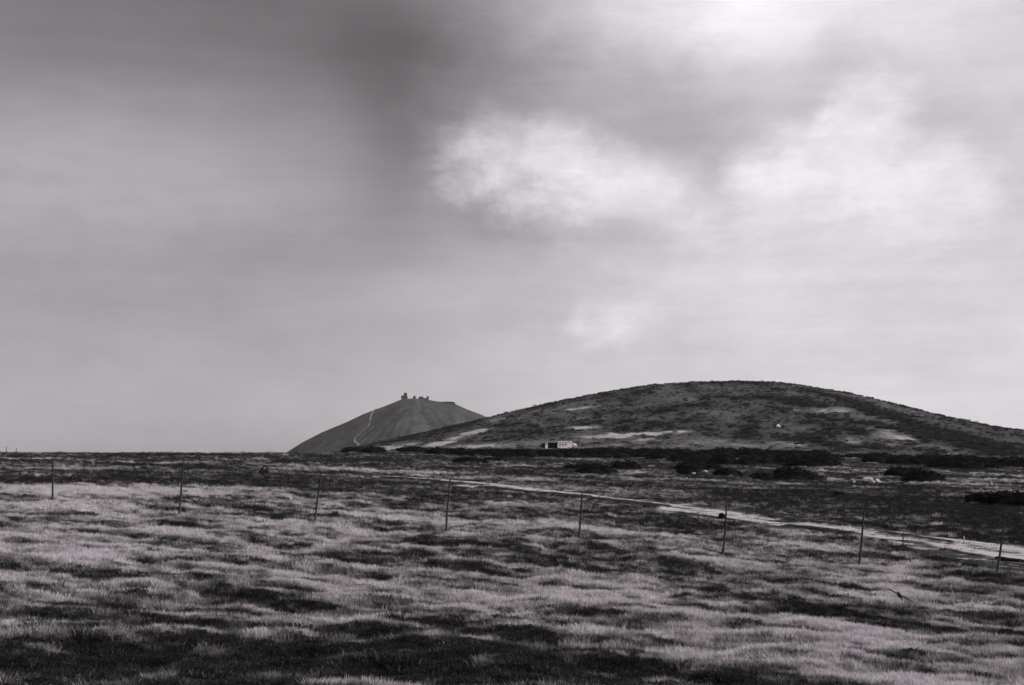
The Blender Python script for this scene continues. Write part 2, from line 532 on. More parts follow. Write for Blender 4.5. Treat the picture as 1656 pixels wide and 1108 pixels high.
def gridmesh(name, X, Y, Z, wrap=False, attrs=None):
    nr, nc = X.shape
    co = np.stack([X, Y, Z], -1).reshape(-1, 3)
    i = np.arange(nr - 1)[:, None]; j = np.arange(nc if wrap else nc - 1)[None, :]
    j2 = (j + 1) % nc
    f = np.stack([i * nc + j, i * nc + j2, (i + 1) * nc + j2, (i + 1) * nc + j], -1).reshape(-1, 4)
    me = npmesh(name, co, f)
    me.polygons.foreach_set('use_smooth', np.ones(len(f), bool))
    for k, v in (attrs or {}).items():
        a = me.attributes.new(k, 'FLOAT', 'POINT')
        a.data.foreach_set('value', np.asarray(v, np.float32).ravel())
    return me


def bx(bm, cx, cy, cz, sx, sy, sz, rz=0.0, taper=1.0):
    """box from its base centre"""
    vs = []
    for k, t in ((0, 1), (1, taper)):
        for (a, b) in ((-1, -1), (1, -1), (1, 1), (-1, 1)):
            x = a * sx / 2 * t; y = b * sy / 2 * t
            vs.append(bm.verts.new((cx + x * math.cos(rz) - y * math.sin(rz), cy + x * math.sin(rz) + y * math.cos(rz), cz + k * sz)))
    for f in ((3, 2, 1, 0), (4, 5, 6, 7), (0, 1, 5, 4), (1, 2, 6, 5), (2, 3, 7, 6), (3, 0, 4, 7)):
        bm.faces.new([vs[i] for i in f])


def bmesh_obj(name, bm, m, parent=None, loc=None, bevel=0):
    if bevel:
        bmesh.ops.bevel(bm, geom=bm.edges[:], offset=bevel, segments=1, affect='EDGES')
    bmesh.ops.recalc_face_normals(bm, faces=bm.faces)
    me = bpy.data.meshes.new(name); bm.to_mesh(me); bm.free()
    return link(name, me, m, parent, loc)


def tube(bm, pts, rads, n=8, cap=True):
    rings = []
    P = [Vector(p) for p in pts]
    for i, p in enumerate(P):
        t = (P[min(i + 1, len(P) - 1)] - P[max(i - 1, 0)]).normalized()
        a = t.orthogonal().normalized() if i == 0 else (rings_a - t * rings_a.dot(t)).normalized()
        rings_a = a
        b = t.cross(a)
        rings.append([bm.verts.new(p + (a * math.cos(2 * math.pi * k / n) + b * math.sin(2 * math.pi * k / n)) * rads[i]) for k in range(n)])
    for i in range(len(P) - 1):
        for k in range(n):
            bm.faces.new((rings[i][k], rings[i][(k + 1) % n], rings[i + 1][(k + 1) % n], rings[i + 1][k]))
    if cap:
        bm.faces.new(rings[0][::-1]); bm.faces.new(rings[-1])


# ------------------------------------------------------------------ materials
def mat(name, build):
    m = bpy.data.materials.new(name); m.use_nodes = True
    t = m.node_tree; t.nodes.clear()
    out = t.nodes.new('ShaderNodeOutputMaterial')
    s = build(t)
    t.links.new(s, out.inputs['Surface'])
    return m


def mnode(t, typ, **k):
    n = t.nodes.new(typ)
    for a, b in k.items():
        setattr(n, a, b)
    return n


def noi(t, scale, detail=5, rough=.6, vec=None, sc3=(1, 1, 1)):
    tcn = mnode(t, 'ShaderNodeTexCoord')
    mp = mnode(t, 'ShaderNodeMapping'); t.links.new(vec or tcn.outputs['Object'], mp.inputs[0])
    mp.inputs['Scale'].default_value = tuple(scale * q for q in sc3)
    n = mnode(t, 'ShaderNodeTexNoise'); t.links.new(mp.outputs[0], n.inputs['Vector'])
    n.inputs['Scale'].default_value = 1; n.inputs['Detail'].default_value = detail; n.inputs['Roughness'].default_value = rough
    return n.outputs['Fac']


def ramp(t, fac, stops):
    n = mnode(t, 'ShaderNodeValToRGB'); t.links.new(fac, n.inputs[0])
    e = n.color_ramp.elements
    while len(e) < len(stops): e.new(0.5)
    for k, (p, c) in enumerate(stops):
        e[k].position = p; e[k].color = (c[0], c[1], c[2], 1)
    return n.outputs[0]


def mmath(t, op, a, b, clamp=False):
    n = mnode(t, 'ShaderNodeMath', operation=op, use_clamp=clamp)
    for i, v in enumerate((a, b)):
        if isinstance(v, bpy.types.NodeSocket): t.links.new(v, n.inputs[i])
        else: n.inputs[i].default_value = v
    return n.outputs[0]


def bsdf(t, col, rough=.95, spec=.15, bump=None, bstr=.5, bdist=.05):
    b = mnode(t, 'ShaderNodeBsdfPrincipled')
    if isinstance(col, bpy.types.NodeSocket): t.links.new(col, b.inputs['Base Color'])
    else: b.inputs['Base Color'].default_value = (*col, 1)
    b.inputs['Roughness'].default_value = rough
    b.inputs['Specular IOR Level'].default_value = spec
    if bump is not None:
        bn = mnode(t, 'ShaderNodeBump'); bn.inputs['Strength'].default_value = bstr; bn.inputs['Distance'].default_value = bdist
        t.links.new(bump, bn.inputs['Height']); t.links.new(bn.outputs[0], b.inputs['Normal'])
    return b.outputs[0]


def tint(v, k=1.0):      # silver-print lilac grey
    return (v * 1.03, v * .962, v * 1.003)


def att(t, name, typ='GEOMETRY'):
    a = mnode(t, 'ShaderNodeAttribute'); a.attribute_name = name; a.attribute_type = typ
    return a.outputs['Fac']


def m_ground(t):
    v = att(t, 'veg'); dt = att(t, 'ditch'); tr = att(t, 'track')
    f = noi(t, 1.3, 8, .7)
    f2 = noi(t, .35, 5, .6)
    x = mmath(t, 'ADD', v, mmath(t, 'MULTIPLY', mmath(t, 'SUBTRACT', f, .5), 1.1))
    x = mmath(t, 'ADD', x, mmath(t, 'MULTIPLY', mmath(t, 'SUBTRACT', f2, .5), .5), True)
    x = mmath(t, 'MAXIMUM', x, dt)
    x = mmath(t, 'SUBTRACT', x, mmath(t, 'MULTIPLY', tr, .25), True)
    c = ramp(t, x, [(0, tint(.36)), (.25, tint(.20)), (.5, tint(.085)), (.75, (.034, .035, .033)), (1, (.012, .0125, .012))])
    return bsdf(t, c, 1, .02, noi(t, 6, 6, .7), .8, .12)


def m_grass(lo, hi):
    def f(t):
        tone = att(t, 'tone', 'INSTANCER')
        c = ramp(t, tone, [(0, lo), (1, hi)])
        b = bsdf(t, c, .9, .08)
        tr = mnode(t, 'ShaderNodeBsdfTranslucent'); t.links.new(c, tr.inputs[0])
        mx = mnode(t, 'ShaderNodeMixShader'); mx.inputs[0].default_value = .38
        t.links.new(b, mx.inputs[1]); t.links.new(tr.outputs[0], mx.inputs[2])
        return mx.outputs[0]
    return f


def m_track(t):
    e = att(t, 'edge')
    f = noi(t, 1.4, 7, .7)
    x = mmath(t, 'ADD', e, mmath(t, 'MULTIPLY', mmath(t, 'SUBTRACT', f, .5), 1.5), True)
    c = ramp(t, x, [(0, tint(.33)), (.35, tint(.23)), (.6, tint(.11)), (.85, tint(.04)), (1, (.010, .0105, .010))])
    return bsdf(t, c, 1, .05, noi(t, 5, 6, .7), .6, .06)


def m_hill(t):
    v = att(t, 'veg')
    f = noi(t, .42, 9, .78, None, (1, .5, 1)); f2 = noi(t, .05, 4, .6)
    x = mmath(t, 'ADD', v, mmath(t, 'MULTIPLY', mmath(t, 'SUBTRACT', f, .5), 1.15))
    x = mmath(t, 'ADD', x, mmath(t, 'MULTIPLY', mmath(t, 'SUBTRACT', f2, .5), .25), True)
    c = ramp(t, x, [(0, tint(.30)), (.3, tint(.12)), (.55, (.052, .053, .052)), (.8, (.026, .027, .026)), (1, (.010, .0105, .010))])
    return bsdf(t, c, 1, .02, noi(t, .8, 7, .7), .9, .6)


def m_mount(t):
    v = att(t, 'veg')
    f = noi(t, .035, 7, .7)
    x = mmath(t, 'ADD', v, mmath(t, 'MULTIPLY', mmath(t, 'SUBTRACT', f, .5), .7), True)
    c = ramp(t, x, [(0, tint(.30)), (.4, tint(.085)), (.7, (.045, .046, .045)), (1, (.022, .0225, .022))])
    return bsdf(t, c, 1, .02, noi(t, .06, 6, .7), .7, 4)


def m_plain(lo, hi, scale=3.0, rough=.9, bd=.02, spec=.15):
    def f(t):
        c = ramp(t, noi(t, scale, 6, .65), [(.3, lo), (.7, hi)])
        return bsdf(t, c, rough, spec, noi(t, scale * 3, 5, .6), .6, bd)
    return f


def m_wood(t):
    f = noi(t, 9, 6, .65, None, (1, 1, .08))
    c = ramp(t, f, [(.35, (.014, .014, .013)), (.58, tint(.035)), (.8, tint(.16))])
    return bsdf(t, c, .8, .2, f, .7, .01)


M_GROUND = mat('moor_turf', m_ground)
M_PALE = mat('pale_bent_grass', m_grass(tint(.028), tint(.56)))
M_DARK = mat('dark_heather', m_grass((.014, .0145, .014), tint(.11)))
M_TRACK = mat('pale_gravel', m_track)
M_HILL = mat('hill_heath', m_hill)
M_MOUNT = mat('mountain_scree', m_mount)
M_PINE = mat('dwarf_pine_needles', m_plain((.003, .0032, .003), (.009, .0095, .0088), 1.2, 1, .05, .03))
M_FPINE = mat('dwarf_pine_mats', m_plain((.009, .0095, .009), (.026, .027, .025), .6, 1, .05, .03))
M_WOOD = mat('weathered_wood', m_wood)
M_DWOOD = mat('dark_tarred_wood', m_plain((.010, .010, .010), (.022, .022, .021), 6, .9, .01))
M_ROCK = mat('pale_granite', m_plain(tint(.22), tint(.52), 2.5, .95, .05))
M_WHITEROCK = mat('white_quartz', m_plain(tint(.6), tint(.8), 2.5, .9, .05))
M_DROCK = mat('dark_rock', m_plain((.018, .018, .018), (.05, .05, .05), 2.5, .95, .05))
M_WHITE = mat('whitewashed_wall', m_plain(tint(.55), tint(.80), 1.2, .9, .02))
M_CONC = mat('stained_concrete', m_plain(tint(.22), tint(.40), .8, .95, .02))
M_BLACK = mat('black_parts_and_recess_shade', m_plain((.010, .010, .010), (.018, .018, .018), 2, .9, .01))
M_STONE = mat('grey_far_masonry', m_plain((.035, .036, .035), (.07, .07, .07), .2, .95, .2))
M_FROOF = mat('dark_far_roof', m_plain((.02, .02, .02), (.035, .035, .035), .2, .9, .2))
M_BIRD = mat('black_plumage', m_plain((.003, .003, .003), (.008, .008, .008), 20, .8, .003, .1))

# ------------------------------------------------------------------ ground sheet
az_f = np.linspace(-27, 27, 800)
az_o = np.concatenate([np.linspace(27, 180, 60)[1:], np.linspace(-180, -27, 60)[:-1]])
# order: -180..180
AZ = np.sort(np.concatenate([az_f, az_o[(az_o < 179.99)]]))
RAD = np.concatenate([np.linspace(.4, 24, 40)[:-1], np.geomspace(24, 480, 620)[:-1], np.geomspace(480, 1600, 60)[:-1], np.geomspace(1600, 40000, 26)])
RR, AA = np.meshgrid(RAD, np.radians(AZ), indexing='ij')
GX = RR * np.sin(AA); GY = RR * np.cos(AA)
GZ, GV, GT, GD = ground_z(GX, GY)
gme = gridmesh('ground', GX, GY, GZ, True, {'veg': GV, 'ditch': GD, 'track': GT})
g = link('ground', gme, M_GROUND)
prop(g, 'moorland plateau of pale grass and dark heather sloping gently to the right', kind='structure')

# ------------------------------------------------------------------ track ribbon with two treads
n_al, n_ac = 520, 27
C = resample(TRK, n_al)
Tn = np.gradient(C, axis=0); Tn /= np.linalg.norm(Tn, axis=1)[:, None]
Nn = np.stack([-Tn[:, 1], Tn[:, 0]], 1)
acs = np.linspace(-1, 1, n_ac)
sl_ = np.arange(n_al)[:, None] * 1.0
wid = 3.5 + 2.2 * sm(sl_, n_al * .35, n_al * .75) + 1.2 * (fbm(sl_ / 34, sl_ * 0 + 3, 4, .6, 3) - .5) * 2
AC = acs[None, :] * wid + (fbm(sl_ / 9, sl_ * 0 + 9, 3, .6, 13) - .5) * 1.4
TX = C[:, :1] + Nn[:, :1] * AC; TY = C[:, 1:] + Nn[:, 1:] * AC
tz, _, tm, td = ground_z(TX, TY)
q = acs[None, :]
edge = sm(np.abs(q), .66, 1.0) * .95 + np.exp(-((q - .05) / .24) ** 2) * (.3 + .8 * sm(fbm(sl_ / 40, sl_ * 0, 3, .5, 17), .38, .58)) + td * 2.2
edge = edge + (fbm(sl_ * .06, AC / 1.1, 5, .65, 50) - .5) * 1.5 + (fbm(TX / 1.2, TY / 1.2, 4, .65, 57) - .5) * 1.3 + .09
edge = edge + .22 * sm(np.arange(n_al)[:, None], n_al * .7, n_al * .98)
TZ = tz + .07 - sm(np.abs(q), .9, 1.0) * .14 + td * .02
tr = link('track', gridmesh('track', TX, TY, TZ, False, {'edge': np.clip(edge, 0, 1)}), M_TRACK)
prop(tr, 'pale gravel track with two worn treads crossing the moor', kind='structure')

# ------------------------------------------------------------------ near hill
HPAT = [  # pale (-) and dark (+) ground on the hill, photo coordinates
    (942, 691.7, 44, 5, -1.0), (986, 705, 80, 3, -1.0), (1030, 702, 100, 2.6, -1.1), (1075, 701, 70, 3, -.9), (943, 661, 36, 5, -.35), (912, 664, 70, 3, -.4), (1140, 714, 80, 5, -.6),
    (1039, 712, 50, 8, -.6), (970, 720, 80, 3, -.6), (806, 678, 44, 3, -1.0), (722, 716, 30, 4, -1.2), (742, 708, 30, 4, -1.2), (765, 700, 30, 4, -1.2), (785, 694, 26, 3.5, -1.1), (700, 722, 40, 4, -1.2),
    (640, 723, 44, 7, -1.3), (760, 722, 100, 4, -1.1), (830, 720, 60, 4, -.4), (1345, 665, 110, 10, -.4), (1405, 676, 60, 9, -.4), (1440, 683, 30, 8, -.4), (1385, 713, 130, 16, -.32), (1438, 700, 60, 20, -.38),
    (1475, 712, 40, 10, -.7), (1505, 722, 40, 8, -.7), (1535, 733, 40, 6, -.7), (1517, 700, 24, 4, -.6), (1600, 727, 40, 5, -.7), (1580, 722, 30, 4, -.5), (1270, 718, 120, 5, -.4), (1180, 720, 100, 4, -.4),
    (1440, 672, 60, 10, .7), (1480, 690, 60, 16, .8), (1520, 708, 60, 20, .7), (1570, 718, 70, 18, .7), (1400, 659, 50, 8, .7), (1620, 726, 60, 10, .7), (700, 705, 60, 8, .3), (800, 700, 100, 10, .2),
    (1290, 650, 90, 8, .3), (880, 700, 80, 8, .15),
]


def hpatch(lst):
    out = []
    for (p, qy, w, h, s) in lst:
        a = hit(p, qy, 'hill'); b0 = hit(p, qy + h / 2, 'hill'); b1 = hit(p, qy - h / 2, 'hill')
        out.append((a[0], a[1], w / 2 / 2300 * a[1], max(6, abs(b1[1] - b0[1]) / 2), s))
    return out


# patches on the hill (photo x, y, width, height)
HP = [(925, 646, 26, 4), (886, 655, 16, 5), (974, 638, 14, 4), (1008.5, 629.5, 14, 4), (1036, 634, 32, 4), (1015, 648.6, 18, 4), (1111, 622.5, 14, 5),
      (1135, 619, 12, 3), (1159, 618.6, 16, 3), (1188, 618, 18, 3), (1214, 619, 30, 3), (1172, 641.5, 26, 4), (1190, 644, 26, 6), (1141, 644, 14, 3),
      (1214, 646.5, 12, 3), (1233, 641.7, 20, 3), (1125.5, 654, 32, 5), (1084, 662, 26, 7), (1066, 665, 22, 6), (1020.5, 667.7, 16, 5), (1020, 656, 18, 3),
      (964.7, 674, 14, 5), (970, 668, 20, 3), (991, 664, 16, 3), (1015, 679.7, 22, 7), (1003, 683, 14, 5), (1062, 686, 20, 6), (1047, 690, 18, 6), (1085.6, 688.5, 14, 5),
      (1104, 681, 22, 6), (1121, 674, 14, 3), (837, 683.7, 20, 5), (808, 686, 16, 5), (841, 697.8, 12, 3), (948, 686, 30, 4), (1002, 693, 14, 5), (1055, 715.6, 14, 4),
      (1212, 678, 26, 7), (1181, 687.7, 10, 6), (1225, 684, 8, 4), (1213, 691, 20, 7), (1205, 699.6, 24, 6), (1206, 706, 26, 6), (1026, 698, 20, 4),
      (1245, 642.5, 40, 5), (1285, 645, 44, 5), (1257, 629, 14, 3), (1275, 650, 30, 7), (1302, 653, 34, 8), (1262, 662, 20, 6), (1326, 656, 30, 7), (1307, 632, 22, 5),
      (1323, 674.5, 30, 4), (1304, 683, 22, 3), (1352, 678, 34, 6), (1382, 682, 34, 6), (1408, 684, 34, 6), (1436, 689, 34, 8), (1345, 686, 14, 3), (1348, 692, 34, 6), (1375, 693, 30, 6),
      (1396, 699.5, 34, 8), (1338, 701, 22, 4), (1254, 706.6, 16, 4), (1294, 713, 28, 11), (1316, 711, 34, 12), (1338, 716, 26, 10), (1380, 722, 50, 4), (1420, 724, 50, 6),
      (1473, 717, 22, 6), (1489, 724, 34, 8), (1507, 730, 30, 7), (770, 681, 14, 3), (735, 690, 22, 3), (705, 699, 18, 4), (668, 708, 20, 4), (645, 713, 22, 4), (795, 691, 20, 3), (860, 690, 16, 3),
      (728, 690, 12, 4)]
for (x, y) in [(1330, 637), (1352, 643.5), (1372, 649), (1392, 655.5), (1412, 662), (1432, 668), (1452, 675), (1470, 682), (1488, 690), (1508, 694), (1528, 698.5), (1548, 703), (1566, 707), (1586, 712.5), (1606, 719), (1624, 725), (1642, 732)]:
    HP.append((x, y, 26, 6))
for k in range(46):
    t = random.random(); u = random.random()
    xs = 1400 + 230 * t; ysky = float(np.interp(xs, [p for p, _ in _sil], [qv for _, qv in _sil]))
    ylow = min(738, ysky + 8 + 20 * (1 - abs(t - .5) * 1.4))
    HP.append((xs, ysky + 4 + (ylow - ysky - 4) * u, random.uniform(12, 30), random.uniform(3, 6)))
for k in range(34):
    xs = random.uniform(820, 1300); ysky = float(np.interp(xs, [p for p, _ in _sil], [qv for _, qv in _sil]))
    HP.append((xs, random.uniform(ysky + 6, 715), random.uniform(5, 11), random.uniform(1.8, 3)))

hx = np.arange(-420, 760, 2.3); hy = np.concatenate([np.arange(566, 1300, 2.3), np.arange(1300, 1990, 14)])
HX, HYY = np.meshgrid(hx, hy)
HZ = hill_rel(HX, HYY)
hv = .585 + (fbm(HX / 30, HYY / 45, 6, .7, 61) - .5) * .6
hb = np.zeros_like(hv)
HRG = .35 + 1.3 * sm(fbm(HX / 9, HYY / 14, 5, .75, 66), .35, .6)
for (x0, y0, rx, ry, s) in hpatch(HPAT + [(p, q, w * 1.15, h * 1.2, .75) for (p, q, w, h) in HP]):
    wx = HX + (fbm(HX / 12, HYY / 12, 3, .6, 70) - .5) * 14
    wy = HYY + (fbm(HX / 12, HYY / 12, 3, .6, 75) - .5) * 22
    e_ = np.exp(-np.minimum(((wx - x0) / rx) ** 2 + ((wy - y0) / ry) ** 2, 30))
    hb += s * (e_ if s > 0 else e_ * HRG)
hv = np.clip(hv + hb * .6, 0, 1)
HZ2 = HZ + (fbm(HX / 5, HYY / 5, 3, .6, 81) - .5) * .9 * sm(HYY, 640, 760)
hl = link('hill', gridmesh('hill', HX, HYY, HZ2 + EYE, False, {'veg': hv}), M_HILL)
prop(hl, 'broad rounded heath hill rising behind the plateau on the right', kind='structure')

# ------------------------------------------------------------------ far mountain
mx = np.arange(-1300, 900, 6.0); my = np.concatenate([np.arange(3650, 4640, 8.0), np.arange(4640, 5500, 40.0)])
MX, MYY = np.meshgrid(mx, my)
MZ = mount_rel(MX, MYY)
ang = np.arctan2(MYY - MY, MX - MXC); rr_ = np.hypot(MX - MXC, MYY - MY)
ang = ang + (fbm(MX / 120, MYY / 120, 5, .65, 31) - .5) * .6
mv = .70 + (vnoise(ang * 22, rr_ / 500, 4) - .5) * .16 + (vnoise(ang * 60, rr_ / 200, 14) - .5) * .3 + (fbm(MX / 60, MYY / 60, 5, .7, 90) - .5) * .4
mo = link('mountain', gridmesh('mountain', MX, MYY, MZ + EYE, False, {'veg': np.clip(mv, 0, 1)}), M_MOUNT)
prop(mo, 'conical mountain on the skyline with buildings on its summit', kind='structure')

mp_px = [(612, 659), (606, 663), (602, 669), (599, 676), (598, 683), (596, 690), (592, 695), (586, 697.5), (583, 701), (578, 705), (574, 709), (573, 713), (577, 717), (580, 721)]
mp = resample([hit(p, qv, 'mount')[:2] for p, qv in mp_px], 90)
mt_ = np.gradient(mp, axis=0); mt_ /= np.linalg.norm(mt_, axis=1)[:, None]
mn_ = np.stack([-mt_[:, 1], mt_[:, 0]], 1)
ww = np.linspace(-2.7, 2.7, 3)[None, :]
PX_ = mp[:, :1] + mn_[:, :1] * ww; PY_ = mp[:, 1:] + mn_[:, 1:] * ww


def mount_surf(x, y):
    """height of the mountain mesh itself (bilinear on its grid)"""
    i = np.clip(((x - mx[0]) / 6.0), 0, len(mx) - 2.001); j = np.clip(((y - my[0]) / 8.0), 0, 120)
    ii = i.astype(int); jj = j.astype(int); fi = i - ii; fj = j - jj
    return (MZ[jj, ii] * (1 - fi) + MZ[jj, ii + 1] * fi) * (1 - fj) + (MZ[jj + 1, ii] * (1 - fi) + MZ[jj + 1, ii + 1] * fi) * fj


pm = link('mountain_path', gridmesh('mountain_path', PX_, PY_, mount_surf(PX_, PY_) + EYE + 1.6, False, {'edge': np.clip(.45 + (fbm(PX_ / 25, PY_ / 25, 3, .6, 3) - .5) * 1.2, 0, 1)}), M_TRACK)
prop(pm, 'pale path winding down the left face of the far mountain', kind='structure')

# ------------------------------------------------------------------ grass and heather (stuff)
hidden = {}


def tuft_mesh(name, nb, h, spread, wd, lean, seed, m, leafy=False):
    r_ = np.random.default_rng(seed)
    co = []; fs = []
    for k in range(nb):
        a = r_.uniform(0, 2 * math.pi); d = spread * math.sqrt(r_.random())
        bx_, by_ = d * math.cos(a), d * math.sin(a)
        la = a + r_.normal(0, .8); ln = lean * r_.uniform(.3, 1.3); hh = h * r_.uniform(.55, 1.15)
        wa = r_.uniform(0, math.pi); w = wd * r_.uniform(.7, 1.3)
        wx, wy = w / 2 * math.cos(wa), w / 2 * math.sin(wa)
        ex, ey = math.cos(la) * ln * hh, math.sin(la) * ln * hh
        i = len(co)
        if leafy:
            z0 = r_.uniform(.1, .8) * hh
            co += [(bx_ - wx, by_ - wy, z0), (bx_ + wx, by_ + wy, z0 * .9), (bx_ + wx + ex * .4, by_ + wy + ey * .4, z0 + w * .8), (bx_ - wx + ex * .5, by_ - wy + ey * .5, z0 + w * .6)]
            fs += [(i, i + 1, i + 2), (i, i + 2, i + 3)]
        else:
            co += [(bx_ - wx, by_ - wy, -.04), (bx_ + wx, by_ + wy, -.04), (bx_ + ex * .45 + wx * .7, by_ + ey * .45 + wy * .7, hh * .62), (bx_ + ex * .45 - wx * .7, by_ + ey * .45 - wy * .7, hh * .62), (bx_ + ex, by_ + ey, hh)]
            fs += [(i, i + 1, i + 2), (i, i + 2, i + 3), (i + 3, i + 2, i + 4)]
    me = npmesh(name, co, fs, 3)
    me.materials.append(m)
    return bpy.data.objects.new(name, me)


def scatter(name, pts, scale, tone, srcs, label, cat):
    me = bpy.data.meshes.new(name)
    me.vertices.add(len(pts)); me.vertices.foreach_set('co', np.asarray(pts, np.float32).ravel())
    for k, v in (('sc', scale), ('tone', tone), ('rot', rng.uniform(0, 6.283, len(pts)))):
        a = me.attributes.new(k, 'FLOAT', 'POINT'); a.data.foreach_set('value', np.asarray(v, np.float32))
    o = link(name, me)
    prop(o, label, cat, kind='stuff')
    c = bpy.data.collections.new(name + '_tufts')
    for s in srcs: c.objects.link(s)
    ng = bpy.data.node_groups.new(name + '_scatter', 'GeometryNodeTree')
    ng.interface.new_socket('Geometry', in_out='INPUT', socket_type='NodeSocketGeometry')
    ng.interface.new_socket('Geometry', in_out='OUTPUT', socket_type='NodeSocketGeometry')
    gi = ng.nodes.new('NodeGroupInput'); go = ng.nodes.new('NodeGroupOutput')
    ip = ng.nodes.new('GeometryNodeInstanceOnPoints')
    ci = ng.nodes.new('GeometryNodeCollectionInfo'); ci.inputs['Collection'].default_value = c
    ci.inputs['Separate Children'].default_value = True; ci.inputs['Reset Children'].default_value = True
    na = ng.nodes.new('GeometryNodeInputNamedAttribute'); na.data_type = 'FLOAT'; na.inputs['Name'].default_value = 'sc'
    nr_ = ng.nodes.new('GeometryNodeInputNamedAttribute'); nr_.data_type = 'FLOAT'; nr_.inputs['Name'].default_value = 'rot'
    cx = ng.nodes.new('ShaderNodeCombineXYZ')
    ng.links.new(nr_.outputs['Attribute'], cx.inputs['Z'])
    ng.links.new(gi.outputs[0], ip.inputs['Points'])
    ng.links.new(ci.outputs[0], ip.inputs['Instance'])
    ip.inputs['Pick Instance'].default_value = True
    ng.links.new(cx.outputs[0], ip.inputs['Rotation'])
    ng.links.new(na.outputs['Attribute'], ip.inputs['Scale'])
    ng.links.new(ip.outputs[0], go.inputs[0])
    md = o.modifiers.new('scatter', 'NODES'); md.node_group = ng
    me.materials.append(srcs[0].data.materials[0])
    return o


def gsample(r0, r1, dens, a0=-26, a1=26):
    area = (R(a1) - R(a0)) / 2 * (r1 * r1 - r0 * r0)
    n = int(area * dens)
    r = np.sqrt(rng.uniform(r0 * r0, r1 * r1, n)); a = np.radians(rng.uniform(a0, a1, n))
    return r * np.sin(a), r * np.cos(a)


PP = []
for (r0, r1, dn) in ((6, 22, 8), (22, 34, 170), (34, 50, 110), (50, 75, 60), (75, 120, 24), (120, 200, 7), (200, 330, 2.2), (330, 480, .8)):
    PP.append(np.stack(gsample(r0, r1, dn), 1))
PP = np.concatenate(PP)
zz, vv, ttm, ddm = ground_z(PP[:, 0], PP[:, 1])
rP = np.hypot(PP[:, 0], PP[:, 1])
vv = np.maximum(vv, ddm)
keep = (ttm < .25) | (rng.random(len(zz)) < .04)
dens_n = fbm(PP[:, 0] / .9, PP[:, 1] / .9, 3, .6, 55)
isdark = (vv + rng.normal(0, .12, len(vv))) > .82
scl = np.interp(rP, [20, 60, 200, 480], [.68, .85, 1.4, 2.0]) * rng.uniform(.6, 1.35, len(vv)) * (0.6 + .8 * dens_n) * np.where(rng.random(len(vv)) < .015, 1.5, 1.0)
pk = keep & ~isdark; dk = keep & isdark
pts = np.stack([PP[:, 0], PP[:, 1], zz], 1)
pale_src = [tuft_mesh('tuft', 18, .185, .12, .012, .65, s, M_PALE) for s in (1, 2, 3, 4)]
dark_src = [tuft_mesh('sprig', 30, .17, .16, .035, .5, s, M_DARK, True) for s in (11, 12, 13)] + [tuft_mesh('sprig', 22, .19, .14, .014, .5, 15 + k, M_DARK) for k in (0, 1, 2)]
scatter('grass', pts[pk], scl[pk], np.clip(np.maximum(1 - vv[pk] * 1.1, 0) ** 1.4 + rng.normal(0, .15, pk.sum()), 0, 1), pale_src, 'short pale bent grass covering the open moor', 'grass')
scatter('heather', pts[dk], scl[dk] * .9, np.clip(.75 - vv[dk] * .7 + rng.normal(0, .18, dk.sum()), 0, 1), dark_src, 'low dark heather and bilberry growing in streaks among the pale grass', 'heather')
print('tufts', pk.sum(), dk.sum())


# scrub speckling the hill and the far end of the moor
nS = 26000
yS = rng.uniform(620, 1330, nS); xS = rng.uniform(-.14, .42, nS) * yS
zS = hill_rel(xS, yS); zS2 = (fbm(xS / 5, yS / 5, 3, .6, 81) - .5) * .9 * sm(yS, 640, 760)
iS = np.clip(((xS + 420) / 2.3).astype(int), 0, len(hx) - 1); jS = np.clip(((yS - 566) / 2.3).astype(int), 0, hv.shape[0] - 1)
vS = hv[jS, iS]
kS = (rng.random(nS) < sm(vS + (fbm(xS / 8, yS / 12, 4, .7, 88) - .5) * .8, .35, .95)) & (xS < 745) & (zS > base_rel(xS, yS))
scatter('scrub', np.stack([xS, yS, zS + zS2 + EYE - .1], 1)[kS], rng.uniform(3.5, 8.5, nS)[kS], np.clip(rng.normal(.12, .12, nS)[kS], 0, 1), [tuft_mesh('scrub_clump', 40, .16, .17, .045, .4, 61 + k, M_DARK, True) for k in (0, 1)],
        'low dark scrub speckling the slopes of the broad hill', 'scrub')


